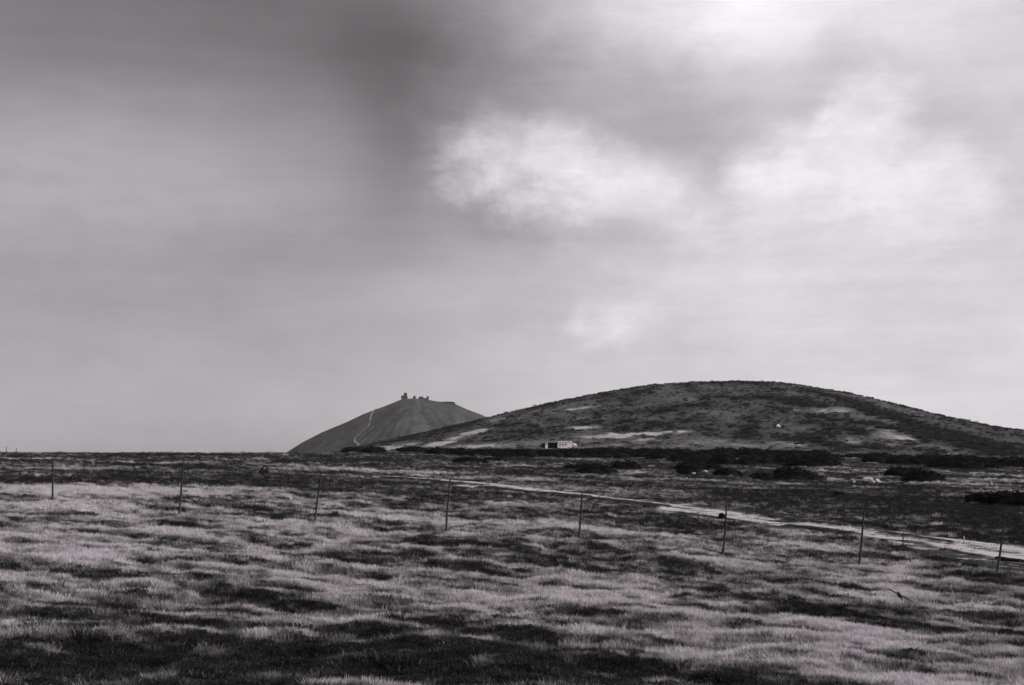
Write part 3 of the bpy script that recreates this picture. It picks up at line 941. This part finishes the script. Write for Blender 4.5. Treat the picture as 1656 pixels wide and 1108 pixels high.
# ------------------------------------------------------------------ dwarf pines
def pine_mesh(name, seed, elong=1.0, nt_=1500, leaf=.085):
    """unit mound: radius ~1 in x and y, height ~1: several domed lobes covered in needle clumps"""
    r_ = np.random.default_rng(seed)
    nl = 8
    lobes = []
    for k in range(nl):
        a = 2 * math.pi * k / nl + r_.uniform(-.3, .3); d = r_.uniform(.30, .56)
        lobes.append((math.cos(a) * d, math.sin(a) * d, r_.uniform(.40, .52), r_.uniform(.62, .95)))
    lobes.append((r_.uniform(-.15, .15), r_.uniform(-.15, .15), .5, 1.0))
    if elong > 1:
        lobes = [(r_.uniform(-.3, .3), 0, .3, .9)]
        while len(lobes) < 13:
            q0 = lobes[r_.integers(len(lobes))]; lr = r_.uniform(.14, .34); a = r_.uniform(0, 6.283); d = (q0[2] + lr) * .6
            nx_, ny_ = q0[0] + math.cos(a) * d * 1.2, q0[1] + math.sin(a) * d
            if abs(nx_) < .9 and abs(ny_) < .8:
                lobes.append((nx_, ny_, lr, r_.uniform(.45, 1.0)))
    co = []; fs = []
    for (lx, ly, lr, lh) in lobes:          # inner bodies
        b0 = len(co); nu, nvv = 12, 5
        for j in range(nvv + 1):
            ph = (math.pi / 2) * j / nvv
            for i in range(nu):
                th = 2 * math.pi * i / nu
                k = (1 + r_.normal(0, .10))
                co.append((lx + math.cos(th) * math.cos(ph) * lr * k * .93, ly + math.sin(th) * math.cos(ph) * lr * k * .93, -.06 + math.sin(ph) ** .7 * lh * .92 * k))
        for j in range(nvv):
            for i in range(nu):
                a, b = b0 + j * nu + i, b0 + j * nu + (i + 1) % nu
                fs += [(a, b, b + nu), (a, b + nu, a + nu)]
    for k in range(nt_):                     # needle clumps standing off the surface
        lx, ly, lr, lh = lobes[r_.integers(len(lobes))]
        th = r_.uniform(0, 2 * math.pi); ph = math.asin(r_.uniform(0, 1))
        dx, dy, dz = math.cos(th) * math.cos(ph), math.sin(th) * math.cos(ph), math.sin(ph)
        kk = r_.uniform(.9, 1.1)
        p = np.array((lx + dx * lr * kk, ly + dy * lr * kk, dz ** .7 * lh * kk))
        t1 = r_.normal(size=3); t1 /= np.linalg.norm(t1)
        up = np.array((dx * .5, dy * .5, .9)) * leaf * r_.uniform(.7, 1.6)
        i = len(co)
        co += [tuple(p - t1 * leaf * .5), tuple(p + t1 * leaf * .5), tuple(p + up)]
        fs.append((i, i + 1, i + 2))
    me = npmesh(name, co, fs, 3)
    me.materials.append(M_PINE)
    return me


PINES = [pine_mesh('dwarf_pine', 200 + s) for s in range(7)]
FARPINES = [pine_mesh('dwarf_pine', 300 + s, 2, nt_=700, leaf=.11) for s in range(12)]
for me_ in FARPINES:
    me_.materials.clear(); me_.materials.append(M_FPINE)


def surf_z(x, y):
    gz = float(ground_z(np.array([x]), np.array([y]))[0][0])
    hz = float(hill_rel(np.array([x]), np.array([y]))[0]) + EYE if y > 566 else -99
    return max(gz, hz)


def pine(x, y, rx, ry, h, rz, label, group=None, far=False, k=None, name='dwarf_pine'):
    me = (FARPINES if far else PINES)[(k if k is not None else random.randrange(99)) % (12 if far else 7)]
    o = link(name, me)
    o.location = (x, y, surf_z(x, y) - (.3 if far else .12) * h - (.25 if far else 0))
    o.scale = (rx, ry, h)
    if far:     # lie along the slope
        sx_ = (surf_z(x + 4, y) - surf_z(x - 4, y)) / 8; sy_ = (surf_z(x, y + 4) - surf_z(x, y - 4)) / 8
        o.rotation_euler = (math.atan(sy_), -math.atan(sx_), 0)
    else:
        o.rotation_euler = (0, 0, rz)
    return prop(o, label, 'dwarf pine', group)


def ordn(k):
    return ['first', 'second', 'third', 'fourth', 'fifth', 'sixth', 'seventh', 'eighth', 'ninth', 'tenth', 'eleventh', 'twelfth', 'thirteenth', 'fourteenth', 'fifteenth', 'sixteenth', 'seventeenth', 'eighteenth', 'nineteenth', 'twentieth', 'twenty-first', 'twenty-second', 'twenty-third', 'twenty-fourth'][k]


# single bushes: x0, x1, ytop, ybot in the photo, label
SINGLE = [
    (552, 592, 724, 733, 'low black dwarf pine on the skyline below the mountain, left half of its clump'),
    (580, 624, 722, 733, 'low black dwarf pine at the left hill foot, right half of its clump'),
    (641, 692, 723.5, 731.5, 'small black dwarf pine at the left foot of the hill beside bare pale ground'),
    (728, 790, 738, 750, 'ragged dwarf pine detached in front of the left end of the long thicket'),
    (778, 818, 739, 748, 'small dwarf pine touching the right side of the clump left of the hut'),
    (912, 996, 750, 761, 'flat wide dwarf pine below the hut, behind another of the same width'),
    (930, 998, 757, 769, 'rounded dwarf pine below the hut, nearest of its group of three'),
    (986, 1037, 744, 762, 'taller dwarf pine at the right end of the group below the hut'),
    (1080, 1168, 746, 762, 'broad dwarf pine just in front of the thicket below the hill summit'),
    (1094, 1127, 757, 769, 'small dwarf pine left of pale stones in front of the thicket'),
    (1152, 1200, 757, 771, 'small round dwarf pine right of pale stones in front of the thicket'),
    (1210, 1248, 766, 778, 'low spreading dwarf pine left of the double bush on open grass'),
    (1253, 1313, 757, 771, 'domed dwarf pine on open grass, rear one of the double bush'),
    (1240, 1332, 765, 778, 'long low dwarf pine on open grass, front one of the double bush'),
    (1271, 1357, 739, 757, 'thick dwarf pine bulging forward at the right end of the long thicket'),
    (1424, 1492, 757, 774, 'large dwarf pine to the right of the pale boulders, its higher left part'),
    (1462, 1525, 760, 783, 'large dwarf pine to the right of the pale boulders, its lower right part'),
    (1548, 1586, 794, 803, 'small dwarf pine at the left tip of the nearest big bush by the right edge'),
    (1562, 1632, 796, 818, 'big near dwarf pine by the right edge below the thicket, left part'),
    (1604, 1710, 799, 823, 'big near dwarf pine cut by the right edge of the view'),
    (1347, 1366, 796, 803, 'tiny round dwarf pine alone on the grass below the boulders'),
    (1455, 1475, 796, 801, 'tiny flat dwarf pine on the grass left of the nearest big bush'),
    (1498, 1512, 750, 756, 'tiny dwarf pine left of the small bush before the right thicket'),
    (1514, 1532, 749, 757, 'small dwarf pine just in front of the right thicket'),
    (1162, 1173, 830, 839, 'small black bush between the treads of the track beside a marker pole'),
    (524, 539, 742, 746, 'tiny flat dark bush on the grass below the left foot of the mountain'),
    (556, 580, 766, 770, 'low dark bush at the left end of the track'),
]
for i, (x0, x1, yt, yb, lab) in enumerate(SINGLE):
    pc = (x0 + x1) / 2
    X, Y, Z = hit(pc, yb - .4)
    d = math.hypot(X, Y)
    rx = (x1 - x0) / 2 / 2300 * d * 1.2
    ry = min(rx * .75, 4.0)
    h = (yb - yt) * d / 2300 * 1.1
    ux, uy = X / d, Y / d
    pine(X + ux * ry * .8, Y + uy * ry * .8, rx, ry, max(h, .4), random.uniform(-.15, .15) - math.atan2(ux, uy), lab, k=i)

# long thicket and right thicket: (x0, x1, base y of row, crest y)
ROWS = [
    ('back row of the long thicket', 690, 1356, [(690, 735), (850, 737), (1000, 736), (1150, 737), (1356, 737)], 2.9, 37),
    ('middle row of the long thicket', 750, 1350, [(690, 737), (830, 740), (930, 740), (1100, 741), (1356, 742)], 2.7, 42),
    ('front row of the long thicket', 1050, 1340, [(1050, 742), (1110, 748), (1200, 753.5), (1270, 750), (1340, 745)], 2.6, 36),
    ('back row of the thicket under the right slope', 1370, 1720, [(1370, 741), (1500, 746), (1600, 749), (1720, 753)], 2.7, 38),
    ('front row of the thicket under the right slope', 1400, 1730, [(1400, 747), (1470, 750), (1560, 760), (1640, 757), (1730, 762)], 2.7, 42),
]
for (rn, xa, xb, line, hh, step) in ROWS:
    x = xa + step / 2; k = 0
    grp = rn.split(' row of ')[1]
    cells = []
    while x < xb:
        cells.append(x); x += step * random.uniform(.8, 1.05)
    for k, x in enumerate(cells):
        yb = np.interp(x, [a for a, _ in line], [b for _, b in line])
        X, Y, Z = hit(x, yb, 'moor')
        if Y > 640: 
            s_ = 640 / Y; X *= s_; Y *= s_
        d = math.hypot(X, Y)
        rx = step * .72 / 2300 * d * random.uniform(.95, 1.25)
        ry = random.uniform(4.2, 6.5)
        h = hh * random.uniform(.8, 1.2)
        lab = 'dark dwarf pine, %s from left, %s' % (ordn(k), rn)
        pine(X, Y + ry * .6, rx, ry, h, random.uniform(-.2, .2), lab, 'dwarf pines of ' + grp)

cnt = {}
info = []
for (p, qy, w, h) in HP:
    X, Y, Z = hit(p, qy + h / 2, 'hill')
    ysky = float(np.interp(p, [a for a, _ in _sil], [b for _, b in _sil]))
    big = 'wide' if w > 24 else ('small' if w > 12 else 'tiny')
    if qy - ysky < 5: row = 'on the hill skyline'
    elif qy < 664: row = 'on the upper hill slope'
    elif qy < 694: row = 'on the middle hill slope'
    else: row = 'on the lower hill slope'
    if p < 800: zone = 'at the left end'
    elif p < 960: zone = 'above the hut'
    elif p < 1060: zone = 'left of the summit'
    elif p < 1150: zone = 'just left of the summit'
    elif p < 1240: zone = 'under the summit'
    elif p < 1340: zone = 'right of the summit'
    elif p < 1450: zone = 'on the right shoulder'
    else: zone = 'at the right end'
    info.append((p, qy, w, h, X, Y, big, row, zone))
info.sort(key=lambda a: a[0])
for it in info:
    key = it[6:]; cnt.setdefault(key, []).append(it)
for (big, row, zone), lst in cnt.items():
    for k, (p, qy, w, h, X, Y, *_r) in enumerate(lst):
        lab = '%s pine mat %s, %s' % (big, row, zone)
        if len(lst) > 1:
            lab += ', %s from left' % ordn(k)
        rx = max(w / 2 / 2300 * Y, 1.2)
        ry = float(np.clip(rx * .9, 2.0, 7.5))
        hh = float(np.clip(h * Y / 2300 * .75, .7, 2.2))
        if row == 'on the hill skyline':          # stand it on the crest itself
            yy_ = np.linspace(900, 1330, 200); xx_ = (p - 828) / 2300 * yy_
            q_ = int(np.argmax(hill_rel(xx_, yy_) / yy_)); X, Y = float(xx_[q_]), float(yy_[q_]) - 2
            ry = 2.5; hh = random.uniform(.8, 1.7); rx *= random.uniform(.7, 1.9)
            Y += random.uniform(-6, 2); X += random.uniform(-5, 5)
        pine(X, Y + ry * .2, rx, ry, hh, random.uniform(-.1, .1), lab, 'dwarf pine mats on the near hill', far=True)

# ------------------------------------------------------------------ marker poles
POLES = [  # top x, top y, base x, base y, look
    (86, 741, 84, 818, 'leftmost thin wooden marker pole, standing nearly upright in pale grass'),
    (297, 752, 289, 833, 'thin wooden marker pole leaning right, second from the left, against the dark heather band'),
    (519.5, 765, 508, 851, 'dark marker pole leaning clearly right at the end of a long dark heather streak'),
    (727.5, 773, 721, 861, 'marker pole whose top crosses the dark ditch at the left end of the track'),
    (941, 798, 936, 881, 'faint thin marker pole below the long dark ditch in the middle of the track'),
    (1175.5, 809, 1168.5, 900, 'marker pole with pale streaked top beside the small black bush on the track'),
    (1398, 824, 1388, 914, 'marker pole leaning right before the widest part of the track, pale at its top'),
    (1626, 838, 1611, 933, 'rightmost marker pole leaning right, a dark log at its middle'),
]
for i, (tx, ty, bx0, by0, lab) in enumerate(POLES):
    X, Y, Z = hit(bx0, by0, 'moor')
    Zg = float(ground_z(np.array([X]), np.array([Y]))[0][0])
    a, b, c = pixdir(tx, ty)
    X2 = a / b * Y; Z2 = c / b * Y + EYE
    e = empty('marker_pole', (X, Y, Zg))
    prop(e, lab, 'marker pole', 'marker poles in a row across the moor')
    Lv = Vector((X2 - X, 0, Z2 - Zg))
    r0 = .056
    bm = bmesh.new()
    rr0 = random.Random(i)
    pts_ = []
    for k in range(9):
        t = k / 8
        pts_.append((Lv.x * t + .018 * math.sin(t * 5 + i) , .015 * math.cos(t * 4 + i * 2), -.15 * (1 - t) + Lv.z * t))
    rad_ = [r0 * (1.18 - .5 * (k / 8)) * (1 + rr0.uniform(-.06, .06)) for k in range(9)]
    tube(bm, pts_, rad_, 9)
    bmesh_obj('pole', bm, M_WOOD, e)
    # stones and turf packed about the foot
    bm = bmesh.new()
    for k in range(6):
        an = k * 1.05 + i; rs = rr0.uniform(.07, .13)
        m4 = Matrix.Translation((math.cos(an) * .15, math.sin(an) * .15, .02)) @ Matrix.Diagonal((1.2, .9, .7, 1))
        bmesh.ops.create_icosphere(bm, subdivisions=1, radius=rs, matrix=m4)
    for v_ in bm.verts: v_.co += Vector([rr0.uniform(-.015, .015) for _ in range(3)])
    bmesh_obj('footing_stones', bm, M_DROCK, e)

SMALLP = [(9.5, 722, 10, 738, 'thin far pole on the left skyline nearest the edge', 2.9), (26, 725, 26, 738.5, 'shorter far pole on the left skyline, right of another', 2.4),
          (1460.5, 869, 1460.5, 885, 'short thin stake on the edge of the bright track', .0), (1559.5, 867, 1559, 880, 'short pale stake on the far edge of the track near the rightmost pole', .0),
          (1422, 765, 1422, 785, 'thin pale stake standing beside the pale boulders', .0)]
for i, (tx, ty, bx0, by0, lab, _h) in enumerate(SMALLP):
    X, Y, Z = hit(bx0, by0, 'moor')
    Zg = float(ground_z(np.array([X]), np.array([Y]))[0][0])
    a, b, c = pixdir(tx, ty)
    Z2 = c / b * Y + EYE
    bm = bmesh.new()
    H_ = Z2 - Zg
    rad0 = .045 if i > 1 else .09
    tube(bm, [(0, 0, -.1), (.01, 0, H_ * .5), (0, .01, H_)], [rad0, rad0 * .85, rad0 * .7], 7)
    o = bmesh_obj('stake' if i > 1 else 'distant_pole', bm, M_WOOD if i != 3 and i != 4 else M_ROCK, None, (X, Y, Zg))
    prop(o, lab, 'stake' if i > 1 else 'pole')

# ------------------------------------------------------------------ log at the rightmost pole
a0 = hit(1611, 906.5, 'moor'); a1 = hit(1690, 917, 'moor')
za = float(ground_z(np.array([a0[0]]), np.array([a0[1]]))[0][0]); zb = float(ground_z(np.array([a1[0]]), np.array([a1[1]]))[0][0])
bm = bmesh.new()
n = 9
pl = [(a0[0] + (a1[0] - a0[0]) * t / (n - 1), a0[1] + (a1[1] - a0[1]) * t / (n - 1), za + (zb - za) * t / (n - 1) + .12 + .02 * math.sin(t * 2.1)) for t in range(n)]
pl = [(p[0] - a0[0], p[1] - a0[1], p[2] - za) for p in pl]
tube(bm, pl, [.11, .13, .14, .135, .13, .14, .13, .12, .10], 9)
lg = bmesh_obj('log', bm, M_DWOOD, None, (a0[0], a0[1], za))
prop(lg, 'long dark log lying along the near edge of the track behind the rightmost pole', 'log')

# ------------------------------------------------------------------ dark arched marker on the left
X, Y, Z = hit(427, 769.5, 'moor')
Zg = float(ground_z(np.array([X]), np.array([Y]))[0][0])
px_m = math.hypot(X, Y) / 2300
Zg += 2.2 * px_m
e = empty('arched_marker', (X, Y, Zg))
prop(e, 'small dark trapezoid marker with an arched hoop on top, alone in the grass at left', 'marker')
bm = bmesh.new()
bx(bm, 0, 0, -.4, 19 * px_m, .8, 6.0 * px_m + .4, 0, .72)
bmesh_obj('base', bm, M_BLACK, e, None, .03)
bm = bmesh.new()
pts_ = []
for k in range(15):
    t = math.pi * k / 14
    pts_.append((1.2 * px_m + math.cos(t) * 4.1 * px_m, 0, 5.6 * px_m + math.sin(t) * 7.6 * px_m))
tube(bm, pts_, [1.5 * px_m] * 15, 8)
bmesh_obj('hoop', bm, M_BLACK, e)
bm = bmesh.new()
tube(bm, [(-5.2 * px_m, 0, 4 * px_m), (-4.2 * px_m, 0, 11 * px_m)], [1.2 * px_m, .8 * px_m], 7)
bmesh_obj('post', bm, M_BLACK, e)
bm = bmesh.new()
bx(bm, 1.2 * px_m, .05, 5.4 * px_m, 5.5 * px_m, .12, 2.6 * px_m)
bmesh_obj('panel', bm, M_DROCK, e)


# ------------------------------------------------------------------ boulders
def boulder(name, px, py, wpx, hpx, m, lab, seed, surf='moor', grp=None):
    X, Y, Z = hit(px, py, surf)
    zg = surf_z(X, Y)
    k = math.hypot(X, Y) / 2300
    rr0 = random.Random(seed)
    bm = bmesh.new()
    bmesh.ops.create_icosphere(bm, subdivisions=3, radius=1)
    offs = [Vector([rr0.gauss(0, 1) for _ in range(3)]).normalized() for _ in range(11)]
    cut = [rr0.uniform(.55, .85) for _ in offs]
    for v_ in bm.verts:
        for o_, c_ in zip(offs, cut):
            d_ = v_.co.dot(o_)
            if d_ > c_: v_.co -= o_ * (d_ - c_) * .9
        v_.co.x *= wpx * k / 1.7; v_.co.y *= wpx * k / 2.2; v_.co.z = v_.co.z * hpx * k / 1.5 + hpx * k * .35
        v_.co += Vector([rr0.uniform(-.01, .01) for _ in range(3)])
    o = bmesh_obj(name, bm, m, None, (X, Y, zg))
    o.rotation_euler = (0, 0, rr0.uniform(-.3, .3))
    return prop(o, lab, 'boulder', grp)


BL = [(1403, 778.5, 15, 6, M_ROCK, 'largest pale boulder, flat topped, at the head of the small boulder group'),
      (1396, 783, 7, 4, M_DROCK, 'dark rock tucked under the left side of the largest pale boulder'),
      (1411, 784, 10, 5, M_ROCK, 'pale boulder below and right of the largest one'),
      (1419, 783, 10, 7, M_ROCK, 'pale upright boulder at the right end of the group'),
      (1417, 788, 5, 4, M_DROCK, 'small dark rock in front of the right pale boulders'),
      (1381, 783, 4.5, 4, M_ROCK, 'small white stone left of the boulder group'),
      (1358, 785, 4, 2.5, M_ROCK, 'tiny pale stone furthest left of the boulder group'),
      (1381, 790, 7, 2, M_ROCK, 'flat pale stone half sunk in the grass in front of the small white stone'),
      (1603, 785, 4, 5, M_ROCK, 'small upright pale stone below the right thicket'),
      (1633, 783.5, 3.5, 3, M_ROCK, 'small round pale stone near the right edge below the thicket'),
      (1557, 784, 4, 2, M_ROCK, 'tiny pale stone right of the large dwarf pine'),
      (1140, 767, 8, 4, M_ROCK, 'pale stone between the two small pines in front of the thicket'),
      (1122, 769, 7, 3, M_ROCK, 'low pale stone beside the left small pine in front of the thicket'),
      (1161, 758.5, 3, 3, M_ROCK, 'tiny white stone above the small round pine in front of the thicket'),
      (1500, 796, 12, 2.5, M_ROCK, 'flat pale rock slab in the grass left of the nearest big bush'),
      (1508, 803, 9, 2.2, M_ROCK, 'flat pale rock slab in the grass just below another slab'),
      (1259, 692, 7, 6, M_WHITEROCK, 'small bright white boulder on the right middle face of the broad hill'),
      (1059, 622.5, 6, 3, M_DROCK, 'dark cairn like boulder on the hill skyline left of the summit')]
for i, (p, qy, w, h, m, lab) in enumerate(BL):
    boulder('boulder', p, qy, w, h, m, lab, 40 + i, 'hill' if qy < 700 else 'moor')

# ------------------------------------------------------------------ hut below the hill
hxp, hyp = (877 + 926) / 2, 726
X, Y, Z = hit(hxp, hyp, 'any')
k = Y / 2300
e = empty('ruined_hut', (X, Y + 3, surf_z(X, Y + 3) - .15))
prop(e, 'low flat roofed white hut with a wide black opening, behind the thicket', 'hut')


def hx_(p): return (p - hxp) * k


HB = 3.9      # wall height
def wallpiece(name, p0, p1, y0, y1, z0, z1, m, par=e):
    bm = bmesh.new()
    bx(bm, (hx_(p0) + hx_(p1)) / 2, (y0 + y1) / 2, z0, hx_(p1) - hx_(p0), y1 - y0, z1 - z0)
    return bmesh_obj(name, bm, m, par)


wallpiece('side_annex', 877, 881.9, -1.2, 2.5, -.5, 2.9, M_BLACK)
wallpiece('pier', 882, 886, -2.2, -1.6, -.5, 3.3, M_WHITE)
wallpiece('side_wall', 882, 883, -1.6, 4.0, -.5, 3.3, M_WHITE)
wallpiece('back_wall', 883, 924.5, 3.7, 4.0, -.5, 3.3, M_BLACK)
wallpiece('recess_shade_panel', 886, 902, -1.0, -.8, -.5, 3.3, M_BLACK)  # black panel standing in for the shaded inside of the open recess
# right block front wall with window openings left real
wy0, wy1 = -2.6, -2.3
wl = wallpiece('front_wall', 902, 925, wy0, wy1, -.5, 1.7, M_WHITE)
for (p0, p1) in ((902, 904.6), (906.8, 909.3), (911.4, 913.9), (916, 925)):
    wallpiece('wall_pier', p0, p1, wy0, wy1, 1.7, 2.7, M_WHITE)
wallpiece('wall_head', 902, 925, wy0, wy1, 2.7, 3.5, M_WHITE)
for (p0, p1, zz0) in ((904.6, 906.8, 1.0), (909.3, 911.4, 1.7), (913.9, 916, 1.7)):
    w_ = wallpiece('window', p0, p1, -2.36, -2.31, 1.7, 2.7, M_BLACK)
    bm = bmesh.new(); bx(bm, (hx_(p0) + hx_(p1)) / 2, -2.62, 1.66, hx_(p1) - hx_(p0) + .2, .1, .06)
    bmesh_obj('sill', bm, M_CONC, w_)
wallpiece('end_wall', 924, 925, -2.3, 4.0, -.5, 3.4, M_WHITE)
wallpiece('inner_wall', 902, 902.6, -2.3, 3.6, -.5, 3.4, M_WHITE)
bm = bmesh.new()
bx(bm, (hx_(881.4) + hx_(902)) / 2, .8, 3.303, hx_(902) - hx_(881.4), 6.8, .42)
bmesh_obj('roof_slab', bm, M_CONC, e, None, .04)
bm = bmesh.new()
bx(bm, (hx_(902) + hx_(924.6)) / 2, .9, 3.503, hx_(924.6) - hx_(902) + .1, 7.4, .5)
bmesh_obj('parapet', bm, M_WHITE, e, None, .04)
bm = bmesh.new()
vs = [bm.verts.new(v_) for v_ in ((hx_(925) + .02, -2.4, 3.3), (hx_(925) + .02, 4, 3.3), (hx_(933), 4, 2.6), (hx_(933), -2.4, 1.0), (hx_(925) + .02, -2.4, 1.0), (hx_(925) + .02, 4, 1.0), (hx_(933), 4, 0.2), (hx_(933), -2.4, 0.0))]
for f in ((0, 3, 2, 1), (4, 5, 6, 7), (0, 4, 7, 3), (1, 2, 6, 5), (0, 1, 5, 4), (3, 7, 6, 2)): bm.faces.new([vs[i] for i in f])
bmesh_obj('collapsed_slab', bm, M_CONC, e)

# ------------------------------------------------------------------ summit buildings on the far mountain
mk = MY / 2300


def summit(name, p, yg, lab, cat='building'):
    x = (p - 828) * mk
    a_, b_, c_ = pixdir(p, yg)
    z = float(mount_rel(np.array([x]), np.array([MY]))[0]) + EYE
    o = empty(name, (x, MY, z)); prop(o, lab, cat)
    return o


def sb(par, name, dx, z0, w, h, dep, m, roof=None):
    bm = bmesh.new()
    bx(bm, dx * mk, 0, z0 * mk, w * mk, dep, h * mk)
    return bmesh_obj(name, bm, m, par)


def groof(par, name, dx, z0, w, h, dep, m):
    bm = bmesh.new()
    a = w * mk / 2; d = dep / 2; x0 = dx * mk; z = z0 * mk
    v = [bm.verts.new(q_) for q_ in ((x0 - a, -d, z), (x0 + a, -d, z), (x0 + a, d, z), (x0 - a, d, z), (x0 - a * .8, 0, z + h * mk), (x0 + a * .8, 0, z + h * mk))]
    for f in ((0, 1, 5, 4), (2, 3, 4, 5), (1, 2, 5), (3, 0, 4), (3, 2, 1, 0)): bm.faces.new([v[i] for i in f])
    return bmesh_obj(name, bm, m, par)


o = summit('observatory', 654, 645, 'tallest summit building, a stepped block with a tower on the left of the mountain top')
sb(o, 'wing', 0, -2, 10, 6.2, 14, M_STONE); sb(o, 'tower', 1.6, 4.2, 5.0, 4.0, 10, M_STONE)
groof(o, 'roof', -2.6, 4.2, 5.0, 1.6, 12, M_FROOF)
tr_ = groof(o, 'tower_roof', 1.6, 8.2, 5.4, 1.8, 10, M_FROOF)
bm = bmesh.new(); tube(bm, [(1.2 * mk, 0, 8.5 * mk), (1.2 * mk, 0, 12.2 * mk)], [.5, .3], 6); bmesh_obj('mast', bm, M_FROOF, o)
o = summit('summit_chapel', 670.5, 642.5, 'small dark chapel shaped building second from the left on the mountain top')
bm = bmesh.new(); bmesh.ops.create_cone(bm, cap_ends=True, segments=14, radius1=2.1 * mk, radius2=2.0 * mk, depth=5 * mk, matrix=Matrix.Translation((0, 0, .2 * mk)))
bmesh_obj('wall', bm, M_STONE, o)
bm = bmesh.new(); bmesh.ops.create_cone(bm, cap_ends=True, segments=14, radius1=2.4 * mk, radius2=.3 * mk, depth=2.0 * mk, matrix=Matrix.Translation((0, 0, 3.7 * mk)))
bmesh_obj('roof', bm, M_FROOF, o)
sb(o, 'porch', -1.6, 0, 2.4, 2.4, 7, M_STONE)
o = summit('summit_lodge', 681, 642.5, 'pale low lodge between the chapel and the right hand block on the mountain top')
sb(o, 'wall', 0, -1.5, 7, 3.9, 10, M_STONE); groof(o, 'roof', 0, 2.4, 7.6, 1.6, 12, M_FROOF)
o = summit('summit_house', 689, 644, 'dark house with a raised right end, rightmost of the tall blocks on the mountain top')
sb(o, 'wall', -1.5, -2, 6.5, 4.4, 10, M_STONE); sb(o, 'gable_block', 2.6, -2, 3.2, 6.2, 11, M_STONE); groof(o, 'roof', 2.6, 4.2, 3.7, 1.2, 12, M_FROOF)
o = summit('terrace_building', 722, 652, 'long low building along the right shoulder of the mountain top with a darker end')
sb(o, 'wall', -1, -4, 22, 5.2, 10, M_STONE); sb(o, 'end_block', 11.9, -4, 3.6, 5.0, 11, M_FROOF); groof(o, 'roof', -1, 1.2, 22.4, .7, 12, M_FROOF)

# ------------------------------------------------------------------ bird gliding low over the grass
BD = 42.0
a_, b_, c_ = pixdir(1454.5, 963)
bp = Vector((a_ / b_ * BD, BD, c_ / b_ * BD + EYE))
bk = BD / 2300
bm = bmesh.new()
# body: head forward (+Y local), tail back; wings along X
prof = [(-.26, .012, .006), (-.2, .05, .010), (-.12, .032, .022), (-.04, .045, .042), (.05, .05, .048), (.11, .034, .034), (.145, .027, .028), (.165, .020, .020), (.19, .006, .006)]
rings = []
for (yy, wx_, hz_) in prof:
    rings.append([bm.verts.new((math.cos(t_ * math.pi / 4) * wx_, yy, math.sin(t_ * math.pi / 4) * hz_)) for t_ in range(8)])
for i in range(len(rings) - 1):
    for j in range(8):
        bm.faces.new((rings[i][j], rings[i][(j + 1) % 8], rings[i + 1][(j + 1) % 8], rings[i + 1][j]))
bm.faces.new(rings[0][::-1]); bm.faces.new(rings[-1])
for s in (-1, 1):
    secs = [(.02, .085, -.075, .0), (.10, .09, -.075, .010), (.19, .09, -.065, .016), (.27, .07, -.06, .018), (.34, .035, -.055, .016), (.385, -.01, -.045, .014)]
    pv = []
    for (xx, le, te, zz_) in secs:
        th = .010
        pv.append([bm.verts.new((s * xx, le, zz_)), bm.verts.new((s * xx, (le + te) / 2, zz_ + th)), bm.verts.new((s * xx, te, zz_)), bm.verts.new((s * xx, (le + te) / 2, zz_ - th * .6))])
    for i in range(len(pv) - 1):
        for j in range(4):
            bm.faces.new((pv[i][j], pv[i][(j + 1) % 4], pv[i + 1][(j + 1) % 4], pv[i + 1][j]))
    bm.faces.new(pv[0]); bm.faces.new(pv[-1])
bird = bmesh_obj('bird', bm, M_BIRD, None, bp)
bird.rotation_euler = Euler((R(22), R(27), R(10)), 'XYZ')
bird.scale = (1.08, 1.15, 1.2)
prop(bird, 'black bird gliding low over the pale grass with wings spread and banked', 'bird')

# ------------------------------------------------------------------ air
bm = bmesh.new()
bx(bm, 0, 2000, -64, 12000, 9000, 64 + 260)
hz = bmesh_obj('haze', bm, None)
hm = bpy.data.materials.new('air'); hm.use_nodes = True
t = hm.node_tree; t.nodes.clear()
oo = t.nodes.new('ShaderNodeOutputMaterial'); pv_ = t.nodes.new('ShaderNodeVolumePrincipled')
pv_.inputs['Color'].default_value = (.9, .87, .9, 1); pv_.inputs['Density'].default_value = .000017
pv_.inputs['Anisotropy'].default_value = .2
t.links.new(pv_.outputs[0], oo.inputs['Volume'])
hz.data.materials.append(hm)
prop(hz, 'thin pale haze over the whole moor', kind='stuff')
